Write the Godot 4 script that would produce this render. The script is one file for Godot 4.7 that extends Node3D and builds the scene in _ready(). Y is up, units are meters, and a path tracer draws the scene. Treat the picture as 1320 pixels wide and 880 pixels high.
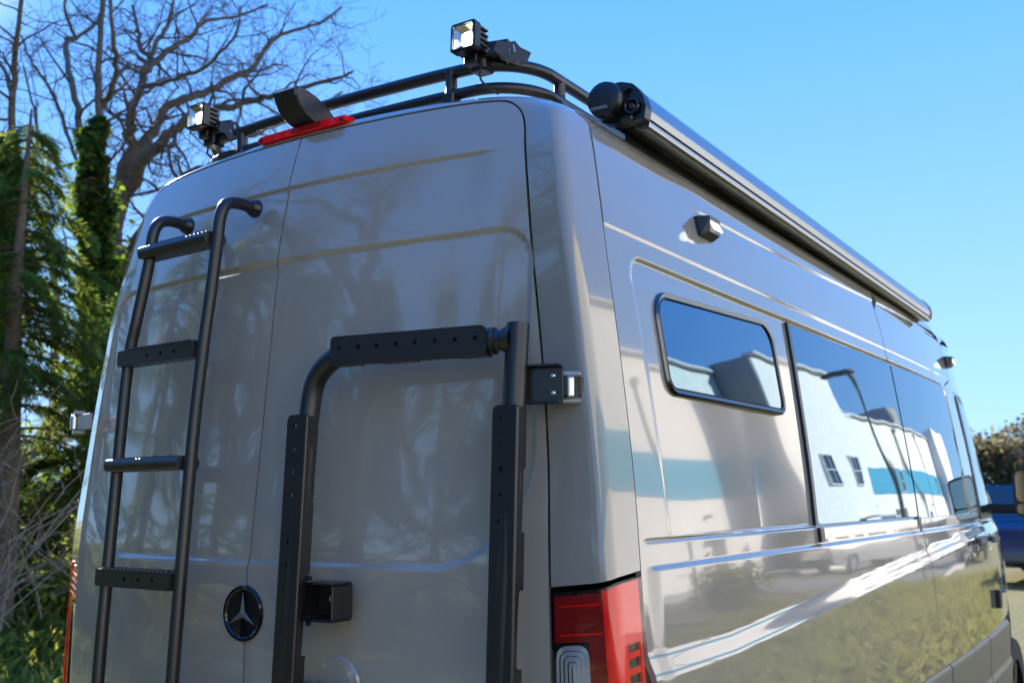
extends Node3D
# A grey camper van seen from behind its right corner; trees on the left, a white warehouse and parked cars on the right.

var M := {}
var rng := RandomNumberGenerator.new()
var names := {}
var van: Node3D

func _ready():
	rng.seed = 11
	make_camera_and_sky()
	make_materials()
	make_ground()
	make_building()
	make_van()
	make_trees()
	make_cars()
	make_undergrowth()

# ---------------------------------------------------------------- camera, sky, sun
func make_camera_and_sky():
	var cam := Camera3D.new()
	cam.name = "camera"
	cam.position = Vector3(2.043, 1.60, 1.984)
	cam.basis = Basis(Vector3.UP, deg_to_rad(33.295)) * Basis(Vector3.RIGHT, deg_to_rad(8.441)) * Basis(Vector3.BACK, deg_to_rad(-0.36))
	cam.fov = 36.24
	cam.near = 0.05
	cam.far = 900.0
	var at := CameraAttributesPhysical.new()
	at.frustum_focal_length = 36.68
	at.frustum_focus_distance = 2.55
	at.frustum_near = 0.05
	at.frustum_far = 900.0
	at.exposure_aperture = 5.0
	cam.attributes = at
	add_child(cam)
	cam.current = true
	var e := Environment.new()
	e.background_mode = Environment.BG_SKY
	var sm := ProceduralSkyMaterial.new()
	sm.sky_top_color = Color(0.014, 0.165, 0.61).linear_to_srgb()
	sm.sky_horizon_color = Color(0.245, 0.40, 0.54).linear_to_srgb()
	sm.sky_curve = 0.25
	sm.ground_bottom_color = Color(0.10, 0.11, 0.07).linear_to_srgb()
	sm.ground_horizon_color = Color(0.30, 0.34, 0.34).linear_to_srgb()
	sm.ground_curve = 0.05
	sm.sun_angle_max = 25.0
	sm.sun_curve = 0.06
	var sky := Sky.new()
	sky.sky_material = sm
	e.sky = sky
	e.tonemap_mode = Environment.TONE_MAPPER_LINEAR
	e.tonemap_exposure = 2.6
	e.sdfgi_enabled = true
	e.ssao_enabled = true
	e.ssil_enabled = true
	var we := WorldEnvironment.new()
	we.name = "daylight"
	we.environment = e
	add_child(we)
	var sun := DirectionalLight3D.new()
	sun.name = "sun"
	sun.light_energy = 1.6
	sun.light_angular_distance = 0.5
	sun.light_color = Color(1.0, 0.95, 0.87)
	sun.shadow_enabled = true
	sun.basis = Basis.looking_at(-Vector3(-0.83, 0.47, -0.40).normalized(), Vector3.UP)
	add_child(sun)

# ---------------------------------------------------------------- materials
func mat(key: String, c: Color, rough := 0.5, metal := 0.0, spec := 0.5) -> StandardMaterial3D:
	var m := StandardMaterial3D.new()
	m.resource_name = key
	m.albedo_color = c.linear_to_srgb()
	m.roughness = rough
	m.metallic = metal
	m.metallic_specular = spec
	M[key] = m
	return m

func noise_tex(freq: float, ramp: Array, size := 512, octaves := 4, sd := 1) -> NoiseTexture2D:
	var n := FastNoiseLite.new()
	n.seed = sd
	n.frequency = freq
	n.fractal_octaves = octaves
	var t := NoiseTexture2D.new()
	t.width = size
	t.height = size
	t.seamless = true
	t.noise = n
	var g := Gradient.new()
	var offs := PackedFloat32Array()
	var cols := PackedColorArray()
	for i in ramp.size():
		offs.append(float(i) / (ramp.size() - 1))
		cols.append((ramp[i] as Color).linear_to_srgb())
	g.offsets = offs
	g.colors = cols
	t.color_ramp = g
	return t

func normal_tex(freq: float, strength: float, size := 512, sd := 3) -> NoiseTexture2D:
	var n := FastNoiseLite.new()
	n.seed = sd
	n.frequency = freq
	n.fractal_octaves = 4
	var t := NoiseTexture2D.new()
	t.width = size
	t.height = size
	t.seamless = true
	t.as_normal_map = true
	t.bump_strength = strength
	t.noise = n
	return t

func tri_mat(key: String, tex: Texture2D, scale: float, rough: float, bump: Texture2D = null, bscale := 1.0) -> StandardMaterial3D:
	var m := mat(key, Color(1, 1, 1), rough)
	m.albedo_texture = tex
	m.uv1_triplanar = true
	m.uv1_world_triplanar = true
	m.uv1_scale = Vector3.ONE * scale
	if bump:
		m.normal_enabled = true
		m.normal_texture = bump
		m.normal_scale = bscale
	return m

func make_materials():
	var p := mat("paint", Color(0.262, 0.242, 0.206), 0.10, 0.0, 0.5)
	p.clearcoat_enabled = true
	p.clearcoat = 1.0
	p.clearcoat_roughness = 0.02
	mat("gap", Color(0.006, 0.006, 0.007), 0.9, 0.0, 0.1)
	var bk := mat("black_powder", Color(0.0125, 0.0125, 0.0135), 0.30, 0.0, 0.5)
	bk.normal_enabled = true
	bk.normal_texture = normal_tex(0.09, 2.0, 256, 5)
	bk.normal_scale = 0.06
	bk.uv1_triplanar = true
	bk.uv1_scale = Vector3.ONE * 9.0
	mat("black_plastic", Color(0.005, 0.0053, 0.0065), 0.33)
	mat("black_gloss", Color(0.006, 0.006, 0.008), 0.08)
	mat("rubber", Color(0.016, 0.016, 0.017), 0.75)
	mat("clamp_grey", Color(0.035, 0.035, 0.038), 0.45)
	mat("grey_plastic", Color(0.085, 0.086, 0.088), 0.5)
	mat("trim_grey", Color(0.15, 0.143, 0.125), 0.45)
	mat("anodised", Color(0.13, 0.13, 0.135), 0.26, 1.0)
	mat("awning_shell", Color(0.33, 0.335, 0.35), 0.3, 1.0)
	mat("bronze_rail", Color(0.30, 0.27, 0.18), 0.45, 0.4)
	mat("steel", Color(0.55, 0.56, 0.57), 0.25, 1.0)
	mat("bright_strip", Color(0.72, 0.72, 0.71), 0.18, 0.75)
	mat("hinge_metal", Color(0.27, 0.265, 0.25), 0.35, 0.3)
	var gl := mat("privacy_glass", Color(0.115, 0.22, 0.305), 0.012, 1.0)
	gl.metallic_specular = 0.5
	mat("cab_glass", Color(0.20, 0.24, 0.28), 0.012, 1.0)
	mat("mirror_glass", Color(0.34, 0.37, 0.36), 0.02, 1.0)
	var rl := mat("red_lens", Color(0.80, 0.002, 0.003), 0.5, 0.0, 0.15)
	rl.clearcoat_enabled = true
	rl.clearcoat = 0.45
	rl.clearcoat_roughness = 0.02
	var dl := mat("dark_red_lens", Color(0.22, 0.004, 0.005), 0.3, 0.0, 0.2)
	for lens in [rl, dl]:
		lens.normal_enabled = true
		lens.normal_texture = normal_tex(0.2, 6.0, 256, 9)
		lens.normal_scale = 0.35
		lens.uv1_triplanar = true
		lens.uv1_scale = Vector3(7.0, 7.0, 7.0)
	dl.clearcoat_enabled = true
	dl.clearcoat = 0.4
	dl.clearcoat_roughness = 0.02
	mat("lens_silver", Color(0.5, 0.52, 0.56), 0.16, 0.55)
	var cl := mat("lens_clear", Color(0.9, 0.92, 0.95, 1.0), 0.03)
	cl.transparency = BaseMaterial3D.TRANSPARENCY_ALPHA
	cl.albedo_color = Color(0.2, 0.2, 0.2, 0.02)
	mat("reflector", Color(0.42, 0.44, 0.43), 0.16, 1.0)
	var led := mat("led_glow", Color(1, 1, 0.95), 0.4)
	led.emission_enabled = true
	led.emission = Color(1.0, 0.97, 0.86)
	led.emission_energy_multiplier = 16.0
	var led2 := mat("led_soft_glow", Color(1, 1, 0.97), 0.4)
	led2.emission_enabled = true
	led2.emission = Color(1.0, 0.99, 0.94)
	led2.emission_energy_multiplier = 0.9
	mat("print_grey", Color(0.20, 0.21, 0.23), 0.5)
	# surroundings
	tri_mat("wall_white", noise_tex(0.02, [Color(0.66, 0.645, 0.615), Color(0.72, 0.705, 0.68), Color(0.76, 0.745, 0.72)], 512, 5, 21), 0.11, 0.8)
	tri_mat("wall_grey", noise_tex(0.02, [Color(0.24, 0.235, 0.225), Color(0.29, 0.285, 0.275)], 256, 4, 22), 0.2, 0.8)
	tri_mat("stripe_teal", noise_tex(0.02, [Color(0.035, 0.26, 0.40), Color(0.05, 0.31, 0.46)], 256, 4, 23), 0.2, 0.7)
	mat("window_dark", Color(0.02, 0.035, 0.05), 0.05, 0.0, 0.7)
	mat("window_frame", Color(0.6, 0.6, 0.6), 0.5)
	tri_mat("bark", noise_tex(0.03, [Color(0.03, 0.022, 0.015), Color(0.085, 0.068, 0.05), Color(0.14, 0.12, 0.086), Color(0.085, 0.08, 0.034)], 512, 5, 31), 1.6, 0.9, normal_tex(0.05, 8.0, 512, 32), 1.0)
	mat("twig", Color(0.075, 0.05, 0.031), 0.9)
	mat("pale_twig", Color(0.25, 0.205, 0.155), 0.85)
	tri_mat("grass", noise_tex(0.012, [Color(0.10, 0.095, 0.035), Color(0.145, 0.14, 0.05), Color(0.20, 0.178, 0.08), Color(0.16, 0.155, 0.055)], 1024, 6, 41), 0.8, 0.95, normal_tex(0.06, 6.0, 512, 42), 1.0)
	tri_mat("mulch", noise_tex(0.02, [Color(0.05, 0.038, 0.02), Color(0.14, 0.10, 0.06), Color(0.2, 0.15, 0.09)], 512, 6, 43), 0.5, 0.95, normal_tex(0.06, 6.0, 512, 44), 1.0)
	tri_mat("asphalt", noise_tex(0.08, [Color(0.14, 0.137, 0.13), Color(0.19, 0.185, 0.175)], 512, 5, 45), 0.5, 0.9)
	tri_mat("concrete", noise_tex(0.04, [Color(0.32, 0.31, 0.29), Color(0.42, 0.41, 0.39)], 256, 4, 46), 0.5, 0.9)
	mat("line_paint", Color(0.7, 0.7, 0.68), 0.8)
	for lf in [["leaf", 0.9, 0.25], ["needle", 0.9, 0.2]]:
		var m := mat(lf[0], Color(1, 1, 1), 0.55)
		m.vertex_color_use_as_albedo = true
		m.backlight_enabled = true
		m.backlight = Color(1.25, 1.25, 1.0)
		m.cull_mode = BaseMaterial3D.CULL_DISABLED
	mat("car_silver", Color(0.5, 0.5, 0.5), 0.25, 0.5)
	mat("car_grey", Color(0.12, 0.125, 0.13), 0.25, 0.3)
	mat("car_blue", Color(0.006, 0.025, 0.10), 0.25, 0.0)
	mat("car_white", Color(0.7, 0.7, 0.7), 0.25, 0.0)
	for k in ["car_silver", "car_grey", "car_blue", "car_white"]:
		M[k].clearcoat_enabled = true
		M[k].clearcoat = 1.0
		M[k].clearcoat_roughness = 0.03
	mat("car_glass", Color(0.02, 0.024, 0.027), 0.03, 0.0, 0.8)
	mat("head_lamp", Color(0.7, 0.72, 0.75), 0.1, 0.6)

# ---------------------------------------------------------------- scene helpers
func numbered(called: String) -> String:
	var n: int = names.get(called, 0)
	names[called] = n + 1
	return called if n == 0 else "%s_%03d" % [called, n]

func thing(called: String, label: String, category: String, at := Vector3.ZERO, turn := 0.0, group := "") -> Node3D:
	var o := Node3D.new()
	o.name = numbered(called)
	add_child(o)
	o.position = at
	o.rotation.y = turn
	tag(o, label, category, group)
	return o

func tag(o: Node, label: String, category: String, group := ""):
	o.set_meta("label", label)
	o.set_meta("category", category)
	if group != "":
		o.set_meta("group", group)

func part(parent: Node, called: String, mesh: Mesh, m: Material, kind := "") -> MeshInstance3D:
	var o := MeshInstance3D.new()
	o.name = called if parent != self else numbered(called)
	o.mesh = mesh
	o.material_override = m
	parent.add_child(o, true)
	if kind != "":
		o.set_meta("kind", kind)
	return o

func group_part(parent: Node, called: String, label := "") -> Node3D:
	var o := Node3D.new()
	o.name = called
	parent.add_child(o, true)
	if label != "":
		o.set_meta("label", label)
	return o

# ---------------------------------------------------------------- mesh builder
class MB:
	var v := PackedVector3Array()
	var n := PackedVector3Array()
	var c := PackedColorArray()
	var col := Color(1, 1, 1)
	var colored := false
	func tri(a: Vector3, b: Vector3, d: Vector3, na: Vector3, nb: Vector3, nd: Vector3):
		var g := (b - a).cross(d - a)
		if g.dot(na + nb + nd) > 0.0:
			v.append(a); v.append(d); v.append(b)
			n.append(na.normalized()); n.append(nd.normalized()); n.append(nb.normalized())
		else:
			v.append(a); v.append(b); v.append(d)
			n.append(na.normalized()); n.append(nb.normalized()); n.append(nd.normalized())
		if colored:
			c.append(col); c.append(col); c.append(col)
	func flat_tri(a: Vector3, b: Vector3, d: Vector3, out: Vector3):
		var g := (b - a).cross(d - a).normalized()
		if g.dot(out) < 0.0:
			g = -g
		tri(a, b, d, g, g, g)
	func quad(a: Vector3, b: Vector3, d: Vector3, e: Vector3, out: Vector3):
		flat_tri(a, b, d, out)
		flat_tri(a, d, e, out)
	func leaf(a: Vector3, b: Vector3, d: Vector3, e: Vector3):
		var g := (b - a).cross(d - a).normalized()
		tri(a, b, d, g, g, g)
		tri(a, d, e, g, g, g)
	func box(xf: Transform3D, s: Vector3, bev := 0.0):
		# bevelled box: six faces, twelve edge strips, eight corners
		var h := s * 0.5
		var b: float = min(bev, min(h.x, min(h.y, h.z)) * 0.9)
		var ax := [Vector3(1, 0, 0), Vector3(0, 1, 0), Vector3(0, 0, 1)]
		for k in 3:
			var u: Vector3 = ax[(k + 1) % 3]
			var w: Vector3 = ax[(k + 2) % 3]
			var hu: float = h[(k + 1) % 3] - b
			var hw: float = h[(k + 2) % 3] - b
			for sg in [-1.0, 1.0]:
				var o: Vector3 = ax[k] * sg * h[k]
				quad(xf * (o - u * hu - w * hw), xf * (o + u * hu - w * hw), xf * (o + u * hu + w * hw), xf * (o - u * hu + w * hw), xf.basis * (ax[k] * sg))
			if b > 0.0:
				for s1 in [-1.0, 1.0]:
					for s2 in [-1.0, 1.0]:
						var e1: Vector3 = u * s1 * h[(k + 1) % 3] + w * s2 * hw
						var e2: Vector3 = u * s1 * hu + w * s2 * h[(k + 2) % 3]
						var l: Vector3 = ax[k] * (h[k] - b)
						quad(xf * (e1 - l), xf * (e1 + l), xf * (e2 + l), xf * (e2 - l), xf.basis * (u * s1 + w * s2))
		if b > 0.0:
			for sx in [-1.0, 1.0]:
				for sy in [-1.0, 1.0]:
					for sz in [-1.0, 1.0]:
						flat_tri(xf * Vector3(sx * h.x, sy * (h.y - b), sz * (h.z - b)), xf * Vector3(sx * (h.x - b), sy * h.y, sz * (h.z - b)), xf * Vector3(sx * (h.x - b), sy * (h.y - b), sz * h.z), xf.basis * Vector3(sx, sy, sz))
	func tube(pts: PackedVector3Array, rad: PackedFloat32Array, sides := 12, caps := true):
		var k := pts.size()
		var rings := []
		var norms := []
		var ref := Vector3.UP
		var t0 := (pts[1] - pts[0]).normalized()
		if abs(t0.dot(ref)) > 0.9:
			ref = Vector3.RIGHT
		var x := t0.cross(ref).normalized()
		for i in k:
			var t: Vector3 = (pts[min(i + 1, k - 1)] - pts[max(i - 1, 0)]).normalized()
			x = (x - t * x.dot(t)).normalized()
			var y := t.cross(x)
			var ring := PackedVector3Array()
			var nr := PackedVector3Array()
			for j in sides:
				var a := TAU * j / sides
				var d := x * cos(a) + y * sin(a)
				nr.append(d)
				ring.append(pts[i] + d * rad[i])
			rings.append(ring)
			norms.append(nr)
		for i in k - 1:
			for j in sides:
				var j2 := (j + 1) % sides
				tri(rings[i][j], rings[i][j2], rings[i + 1][j2], norms[i][j], norms[i][j2], norms[i + 1][j2])
				tri(rings[i][j], rings[i + 1][j2], rings[i + 1][j], norms[i][j], norms[i + 1][j2], norms[i + 1][j])
		if caps:
			for e in [0, k - 1]:
				var dir: Vector3 = (pts[0] - pts[1]) if e == 0 else (pts[k - 1] - pts[k - 2])
				for j in range(1, sides - 1):
					flat_tri(rings[e][0], rings[e][j], rings[e][j + 1], dir)
	func prism(poly: PackedVector2Array, xf: Transform3D, d0: float, d1: float, smooth := false):
		# polygon in local x,y carried from z = d0 to z = d1
		var k := poly.size()
		var area := 0.0
		for i in k:
			area += poly[i].cross(poly[(i + 1) % k])
		var sg := 1.0 if area > 0.0 else -1.0
		for i in k:
			var a := poly[i]
			var b := poly[(i + 1) % k]
			var e := (b - a).normalized()
			var nn := Vector2(e.y, -e.x) * sg
			var na := nn
			var nb := nn
			if smooth:
				var p := (a - poly[(i + k - 1) % k]).normalized()
				var q := (poly[(i + 2) % k] - b).normalized()
				var pn := Vector2(p.y, -p.x) * sg
				var qn := Vector2(q.y, -q.x) * sg
				if pn.dot(nn) > 0.75:
					na = (pn + nn).normalized()
				if qn.dot(nn) > 0.75:
					nb = (qn + nn).normalized()
			var A0 := xf * Vector3(a.x, a.y, d0)
			var A1 := xf * Vector3(a.x, a.y, d1)
			var B0 := xf * Vector3(b.x, b.y, d0)
			var B1 := xf * Vector3(b.x, b.y, d1)
			var n3 := xf.basis * Vector3(na.x, na.y, 0)
			var m3 := xf.basis * Vector3(nb.x, nb.y, 0)
			tri(A0, B0, B1, n3, m3, m3)
			tri(A0, B1, A1, n3, m3, n3)
		var t := Geometry2D.triangulate_polygon(poly)
		for z in [d0, d1]:
			var out: Vector3 = xf.basis * Vector3(0, 0, sign(z - (d0 + d1) * 0.5) * sign(d1 - d0) * sign(d1 - d0))
			for i in range(0, t.size(), 3):
				flat_tri(xf * Vector3(poly[t[i]].x, poly[t[i]].y, z), xf * Vector3(poly[t[i + 1]].x, poly[t[i + 1]].y, z), xf * Vector3(poly[t[i + 2]].x, poly[t[i + 2]].y, z), out)
	func lathe(prof: PackedVector2Array, xf: Transform3D, sides := 24):
		# profile (radius, height along local z) turned about local z
		for i in prof.size() - 1:
			var e := (prof[i + 1] - prof[i]).normalized()
			var nr := Vector2(e.y, -e.x)
			for j in sides:
				var a := TAU * j / sides
				var b := TAU * (j + 1) / sides
				var ca := Vector3(cos(a), sin(a), 0)
				var cb := Vector3(cos(b), sin(b), 0)
				var p := xf * (ca * prof[i].x + Vector3(0, 0, prof[i].y))
				var q := xf * (cb * prof[i].x + Vector3(0, 0, prof[i].y))
				var r := xf * (cb * prof[i + 1].x + Vector3(0, 0, prof[i + 1].y))
				var s := xf * (ca * prof[i + 1].x + Vector3(0, 0, prof[i + 1].y))
				var na := xf.basis * (ca * nr.x + Vector3(0, 0, nr.y))
				var nb := xf.basis * (cb * nr.x + Vector3(0, 0, nr.y))
				if prof[i].x > 0.0001:
					tri(p, q, r, na, nb, nb)
				if prof[i + 1].x > 0.0001:
					tri(p, r, s, na, nb, na)
	func grid(P: Array, N: Array):
		for i in P.size() - 1:
			for j in P[i].size() - 1:
				tri(P[i][j], P[i + 1][j], P[i + 1][j + 1], N[i][j], N[i + 1][j], N[i + 1][j + 1])
				tri(P[i][j], P[i + 1][j + 1], P[i][j + 1], N[i][j], N[i + 1][j + 1], N[i][j + 1])
	func mesh() -> ArrayMesh:
		var a := []
		a.resize(Mesh.ARRAY_MAX)
		a[Mesh.ARRAY_VERTEX] = v
		a[Mesh.ARRAY_NORMAL] = n
		if colored:
			a[Mesh.ARRAY_COLOR] = c
		var m := ArrayMesh.new()
		m.add_surface_from_arrays(Mesh.PRIMITIVE_TRIANGLES, a)
		return m

func xf(p := Vector3.ZERO, euler := Vector3.ZERO) -> Transform3D:
	return Transform3D(Basis.from_euler(euler), p)

func v3s(a: Array) -> PackedVector3Array:
	return PackedVector3Array(a)

func spline(pts: Array, steps := 6) -> PackedVector3Array:
	var out := PackedVector3Array()
	for i in pts.size() - 1:
		var p0: Vector3 = pts[max(i - 1, 0)]
		var p3: Vector3 = pts[min(i + 2, pts.size() - 1)]
		for k in steps:
			out.append((pts[i] as Vector3).cubic_interpolate(pts[i + 1], p0, p3, float(k) / steps))
	out.append(pts[-1])
	return out

func same(r: float, k: int) -> PackedFloat32Array:
	var a := PackedFloat32Array()
	a.resize(k)
	a.fill(r)
	return a

func pipe(pts: PackedVector3Array, r: float, sides := 14) -> ArrayMesh:
	var b := MB.new()
	b.tube(pts, same(r, pts.size()), sides)
	return b.mesh()

func box_mesh(at: Transform3D, s: Vector3, bev := 0.0) -> ArrayMesh:
	var b := MB.new()
	b.box(at, s, bev)
	return b.mesh()

func round_rect(x0: float, y0: float, x1: float, y1: float, r: float, k := 6) -> PackedVector2Array:
	var p := PackedVector2Array()
	for c in [[x1 - r, y1 - r, 0.0], [x0 + r, y1 - r, 0.5 * PI], [x0 + r, y0 + r, PI], [x1 - r, y0 + r, 1.5 * PI]]:
		for i in k + 1:
			var a: float = c[2] + 0.5 * PI * i / k
			p.append(Vector2(c[0] + r * cos(a), c[1] + r * sin(a)))
	return p

func round_poly(pts: Array, rads: Array, k := 6) -> PackedVector2Array:
	var out := PackedVector2Array()
	var m := pts.size()
	for i in m:
		var p: Vector2 = pts[i]
		var a: Vector2 = (pts[(i + m - 1) % m] - p).normalized()
		var b: Vector2 = (pts[(i + 1) % m] - p).normalized()
		var r: float = rads[i]
		if r <= 0.0:
			out.append(p)
			continue
		var half := acos(clamp(a.dot(b), -1, 1)) * 0.5
		var d := r / tan(half)
		var p0 := p + a * d
		var p1 := p + b * d
		var c := p + (a + b).normalized() * (r / sin(half))
		var a0 := (p0 - c).angle()
		var da := wrapf((p1 - c).angle() - a0, -PI, PI)
		for j in k + 1:
			out.append(c + Vector2.from_angle(a0 + da * j / k) * r)
	return out

# lines of a grid: spacing `coarse`, refined to `fine` inside the given bands
func lines(a: float, b: float, coarse: float, bands := []) -> PackedFloat32Array:
	var out := PackedFloat32Array()
	var x := a
	while x < b - 1e-5:
		out.append(x)
		var st := coarse
		for bd in bands:
			if x + coarse > bd[0] and x < bd[1]:
				st = min(st, bd[2])
		x += st
	out.append(b)
	return out

# a skin panel: the part of a surface f(u, v) -> [position, normal] that lies inside a polygon, with a hem turned inwards
func panel(poly: PackedVector2Array, us: PackedFloat32Array, vs: PackedFloat32Array, f: Callable, hem := 0.014, b: MB = null) -> MB:
	if b == null:
		b = MB.new()
	var nu := us.size()
	var nv := vs.size()
	var inside := []
	var pos := []
	for i in nu:
		var row := PackedByteArray()
		row.resize(nv)
		var prow := []
		prow.resize(nv)
		for j in nv:
			row[j] = 1 if Geometry2D.is_point_in_polygon(Vector2(us[i], vs[j]), poly) else 0
		inside.append(row)
		pos.append(prow)
	for i in nu - 1:
		for j in nv - 1:
			var cnt: int = inside[i][j] + inside[i + 1][j] + inside[i][j + 1] + inside[i + 1][j + 1]
			if cnt == 4:
				for q in [[i, j], [i + 1, j], [i, j + 1], [i + 1, j + 1]]:
					if pos[q[0]][q[1]] == null:
						pos[q[0]][q[1]] = f.call(us[q[0]], vs[q[1]])
				var A = pos[i][j]
				var B = pos[i + 1][j]
				var D = pos[i + 1][j + 1]
				var E = pos[i][j + 1]
				b.tri(A[0], B[0], D[0], A[1], B[1], D[1])
				b.tri(A[0], D[0], E[0], A[1], D[1], E[1])
			else:
				var cell := PackedVector2Array([Vector2(us[i], vs[j]), Vector2(us[i + 1], vs[j]), Vector2(us[i + 1], vs[j + 1]), Vector2(us[i], vs[j + 1])])
				if cnt == 0:
					var near := false
					var r := Rect2(cell[0], cell[2] - cell[0]).grow(0.0005)
					for p in poly:
						if r.has_point(p):
							near = true
							break
					if not near:
						continue
				for piece in Geometry2D.intersect_polygons(cell, poly):
					var t := Geometry2D.triangulate_polygon(piece)
					if t.is_empty():
						continue
					var pts := []
					for p in piece:
						pts.append(f.call(p.x, p.y))
					for k in range(0, t.size(), 3):
						var A = pts[t[k]]
						var B = pts[t[k + 1]]
						var D = pts[t[k + 2]]
						b.tri(A[0], B[0], D[0], A[1], B[1], D[1])
	if hem > 0.0:
		var cen := Vector2.ZERO
		for p in poly:
			cen += p
		cen /= poly.size()
		var m := poly.size()
		for i in m:
			var p0 := poly[i]
			var p1 := poly[(i + 1) % m]
			var k: int = max(1, int(ceil(p0.distance_to(p1) / 0.03)))
			var last = f.call(p0.x, p0.y)
			for s in k:
				var p := p0.lerp(p1, float(s + 1) / k)
				var nx = f.call(p.x, p.y)
				var along: Vector3 = (nx[0] - last[0])
				var out: Vector3 = along.cross(last[1])
				var mid := p0.lerp(p1, (s + 0.5) / k)
				var ref: Vector3 = f.call(mid.x + (mid.x - cen.x) * 0.01, mid.y + (mid.y - cen.y) * 0.01)[0] - f.call(mid.x, mid.y)[0]
				if out.dot(ref) < 0.0:
					out = -out
				if along.length() > 1e-6:
					b.quad(last[0], nx[0], nx[0] - nx[1] * hem, last[0] - last[1] * hem, out)
				last = nx
	return b

# ---------------------------------------------------------------- the van's skin
# the van stands along -z: its rear at z = 0.1, its right side at x = +1, the ground at y = 0
const WC := [-0.072136, 0.608513, -1.978255, 2.997260, -2.108835, 1.559540]
const LY := [0.4, 0.9, 1.44, 1.68, 1.95, 2.21, 2.42, 2.6, 2.75]
const LV := [0.012, 0.0, 0.0, 0.018, 0.039, 0.063, 0.101, 0.152, 0.21]
const PXY := [[0.3, 0.838], [0.9, 0.846], [1.40, 0.842], [1.667, 0.832], [1.877, 0.814], [2.117, 0.784], [2.30, 0.758], [2.45, 0.733]]

func hermite(kx: Array, ky: Array, x: float) -> Vector2:
	var n := kx.size()
	var i := 0
	while i < n - 2 and x > kx[i + 1]:
		i += 1
	var h: float = kx[i + 1] - kx[i]
	var s: float = (ky[i + 1] - ky[i]) / h
	var m0 := s
	var m1 := s
	if i > 0:
		m0 = (ky[i + 1] - ky[i - 1]) / (kx[i + 1] - kx[i - 1])
	if i < n - 2:
		m1 = (ky[i + 2] - ky[i]) / (kx[i + 2] - kx[i])
	var t: float = (x - kx[i]) / h
	var t2 := t * t
	var t3 := t2 * t
	var val: float = (2 * t3 - 3 * t2 + 1) * ky[i] + (t3 - 2 * t2 + t) * h * m0 + (-2 * t3 + 3 * t2) * ky[i + 1] + (t3 - t2) * h * m1
	var der: float = ((6 * t2 - 6 * t) * ky[i] + (-6 * t2 + 6 * t) * ky[i + 1]) / h + (3 * t2 - 4 * t + 1) * m0 + (3 * t2 - 2 * t) * m1
	return Vector2(val, der)

func side_w(y: float) -> Vector2:
	if y < 1.44:   # nearly flat below the waist
		var w0: float = ((((WC[0] * 1.44 + WC[1]) * 1.44 + WC[2]) * 1.44 + WC[3]) * 1.44 + WC[4]) * 1.44 + WC[5]
		var q: float = max(0.0, 1.16 - y)
		return Vector2(w0 + 0.068 * (1.44 - y) - 0.13 * q * q, -0.068 + 0.26 * q)
	var w: float = ((((WC[0] * y + WC[1]) * y + WC[2]) * y + WC[3]) * y + WC[4]) * y + WC[5]
	var d: float = (((5 * WC[0] * y + 4 * WC[1]) * y + 3 * WC[2]) * y + 2 * WC[3]) * y + WC[4]
	return Vector2(w, d)

func ss(a: float, b: float, x: float) -> float:
	var t: float = clamp((x - a) / (b - a), 0.0, 1.0)
	return t * t * (3.0 - 2.0 * t)

func sd_box(p: Vector2, c: Vector2, h: Vector2, r: float) -> float:
	var q := (p - c).abs() - h + Vector2(r, r)
	return min(max(q.x, q.y), 0.0) + Vector2(max(q.x, 0.0), max(q.y, 0.0)).length() - r

# pressed shapes of the rear doors
func rear_d(x: float, y: float) -> float:
	var ax: float = abs(x)
	var d := 0.0
	var fade := 1.0 - ss(0.56, 0.70, ax)
	d -= 0.0075 * fade * (1.0 - ss(2.439, 2.450, y)) * ss(1.5, 2.3, y)
	var r := 0.085 if y > 1.85 else 0.26
	var sd := sd_box(Vector2(ax, y), Vector2(0.0, 1.835), Vector2(0.77 + (0.02 if y < 1.85 else 0.0), 0.397), r)
	d -= 0.0085 * (1.0 - ss(-0.007, 0.007, sd))
	d += 0.0005 * sin(x * 9.0 + 1.3) * sin(y * 6.0 + 0.4)
	return d

func rear_base(x: float, y: float) -> float:
	return 0.1 - 0.133 * x * x - hermite(LY, LV, y).x

func rear_p(x: float, y: float) -> Array:
	var l := hermite(LY, LV, y)
	var d := rear_d(x, y)
	var e := 0.0015
	var dx := (rear_d(x + e, y) - rear_d(x - e, y)) / (2 * e)
	var dy := (rear_d(x, y + e) - rear_d(x, y - e)) / (2 * e)
	var n := Vector3(0.266 * x - dx, l.y - dy, 1.0).normalized()
	return [Vector3(x, y, 0.1 - 0.133 * x * x - l.x + d), n]

func rear_off(x: float, y: float, off: float) -> Vector3:
	return Vector3(x, y, rear_base(x, y) + off)

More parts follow.
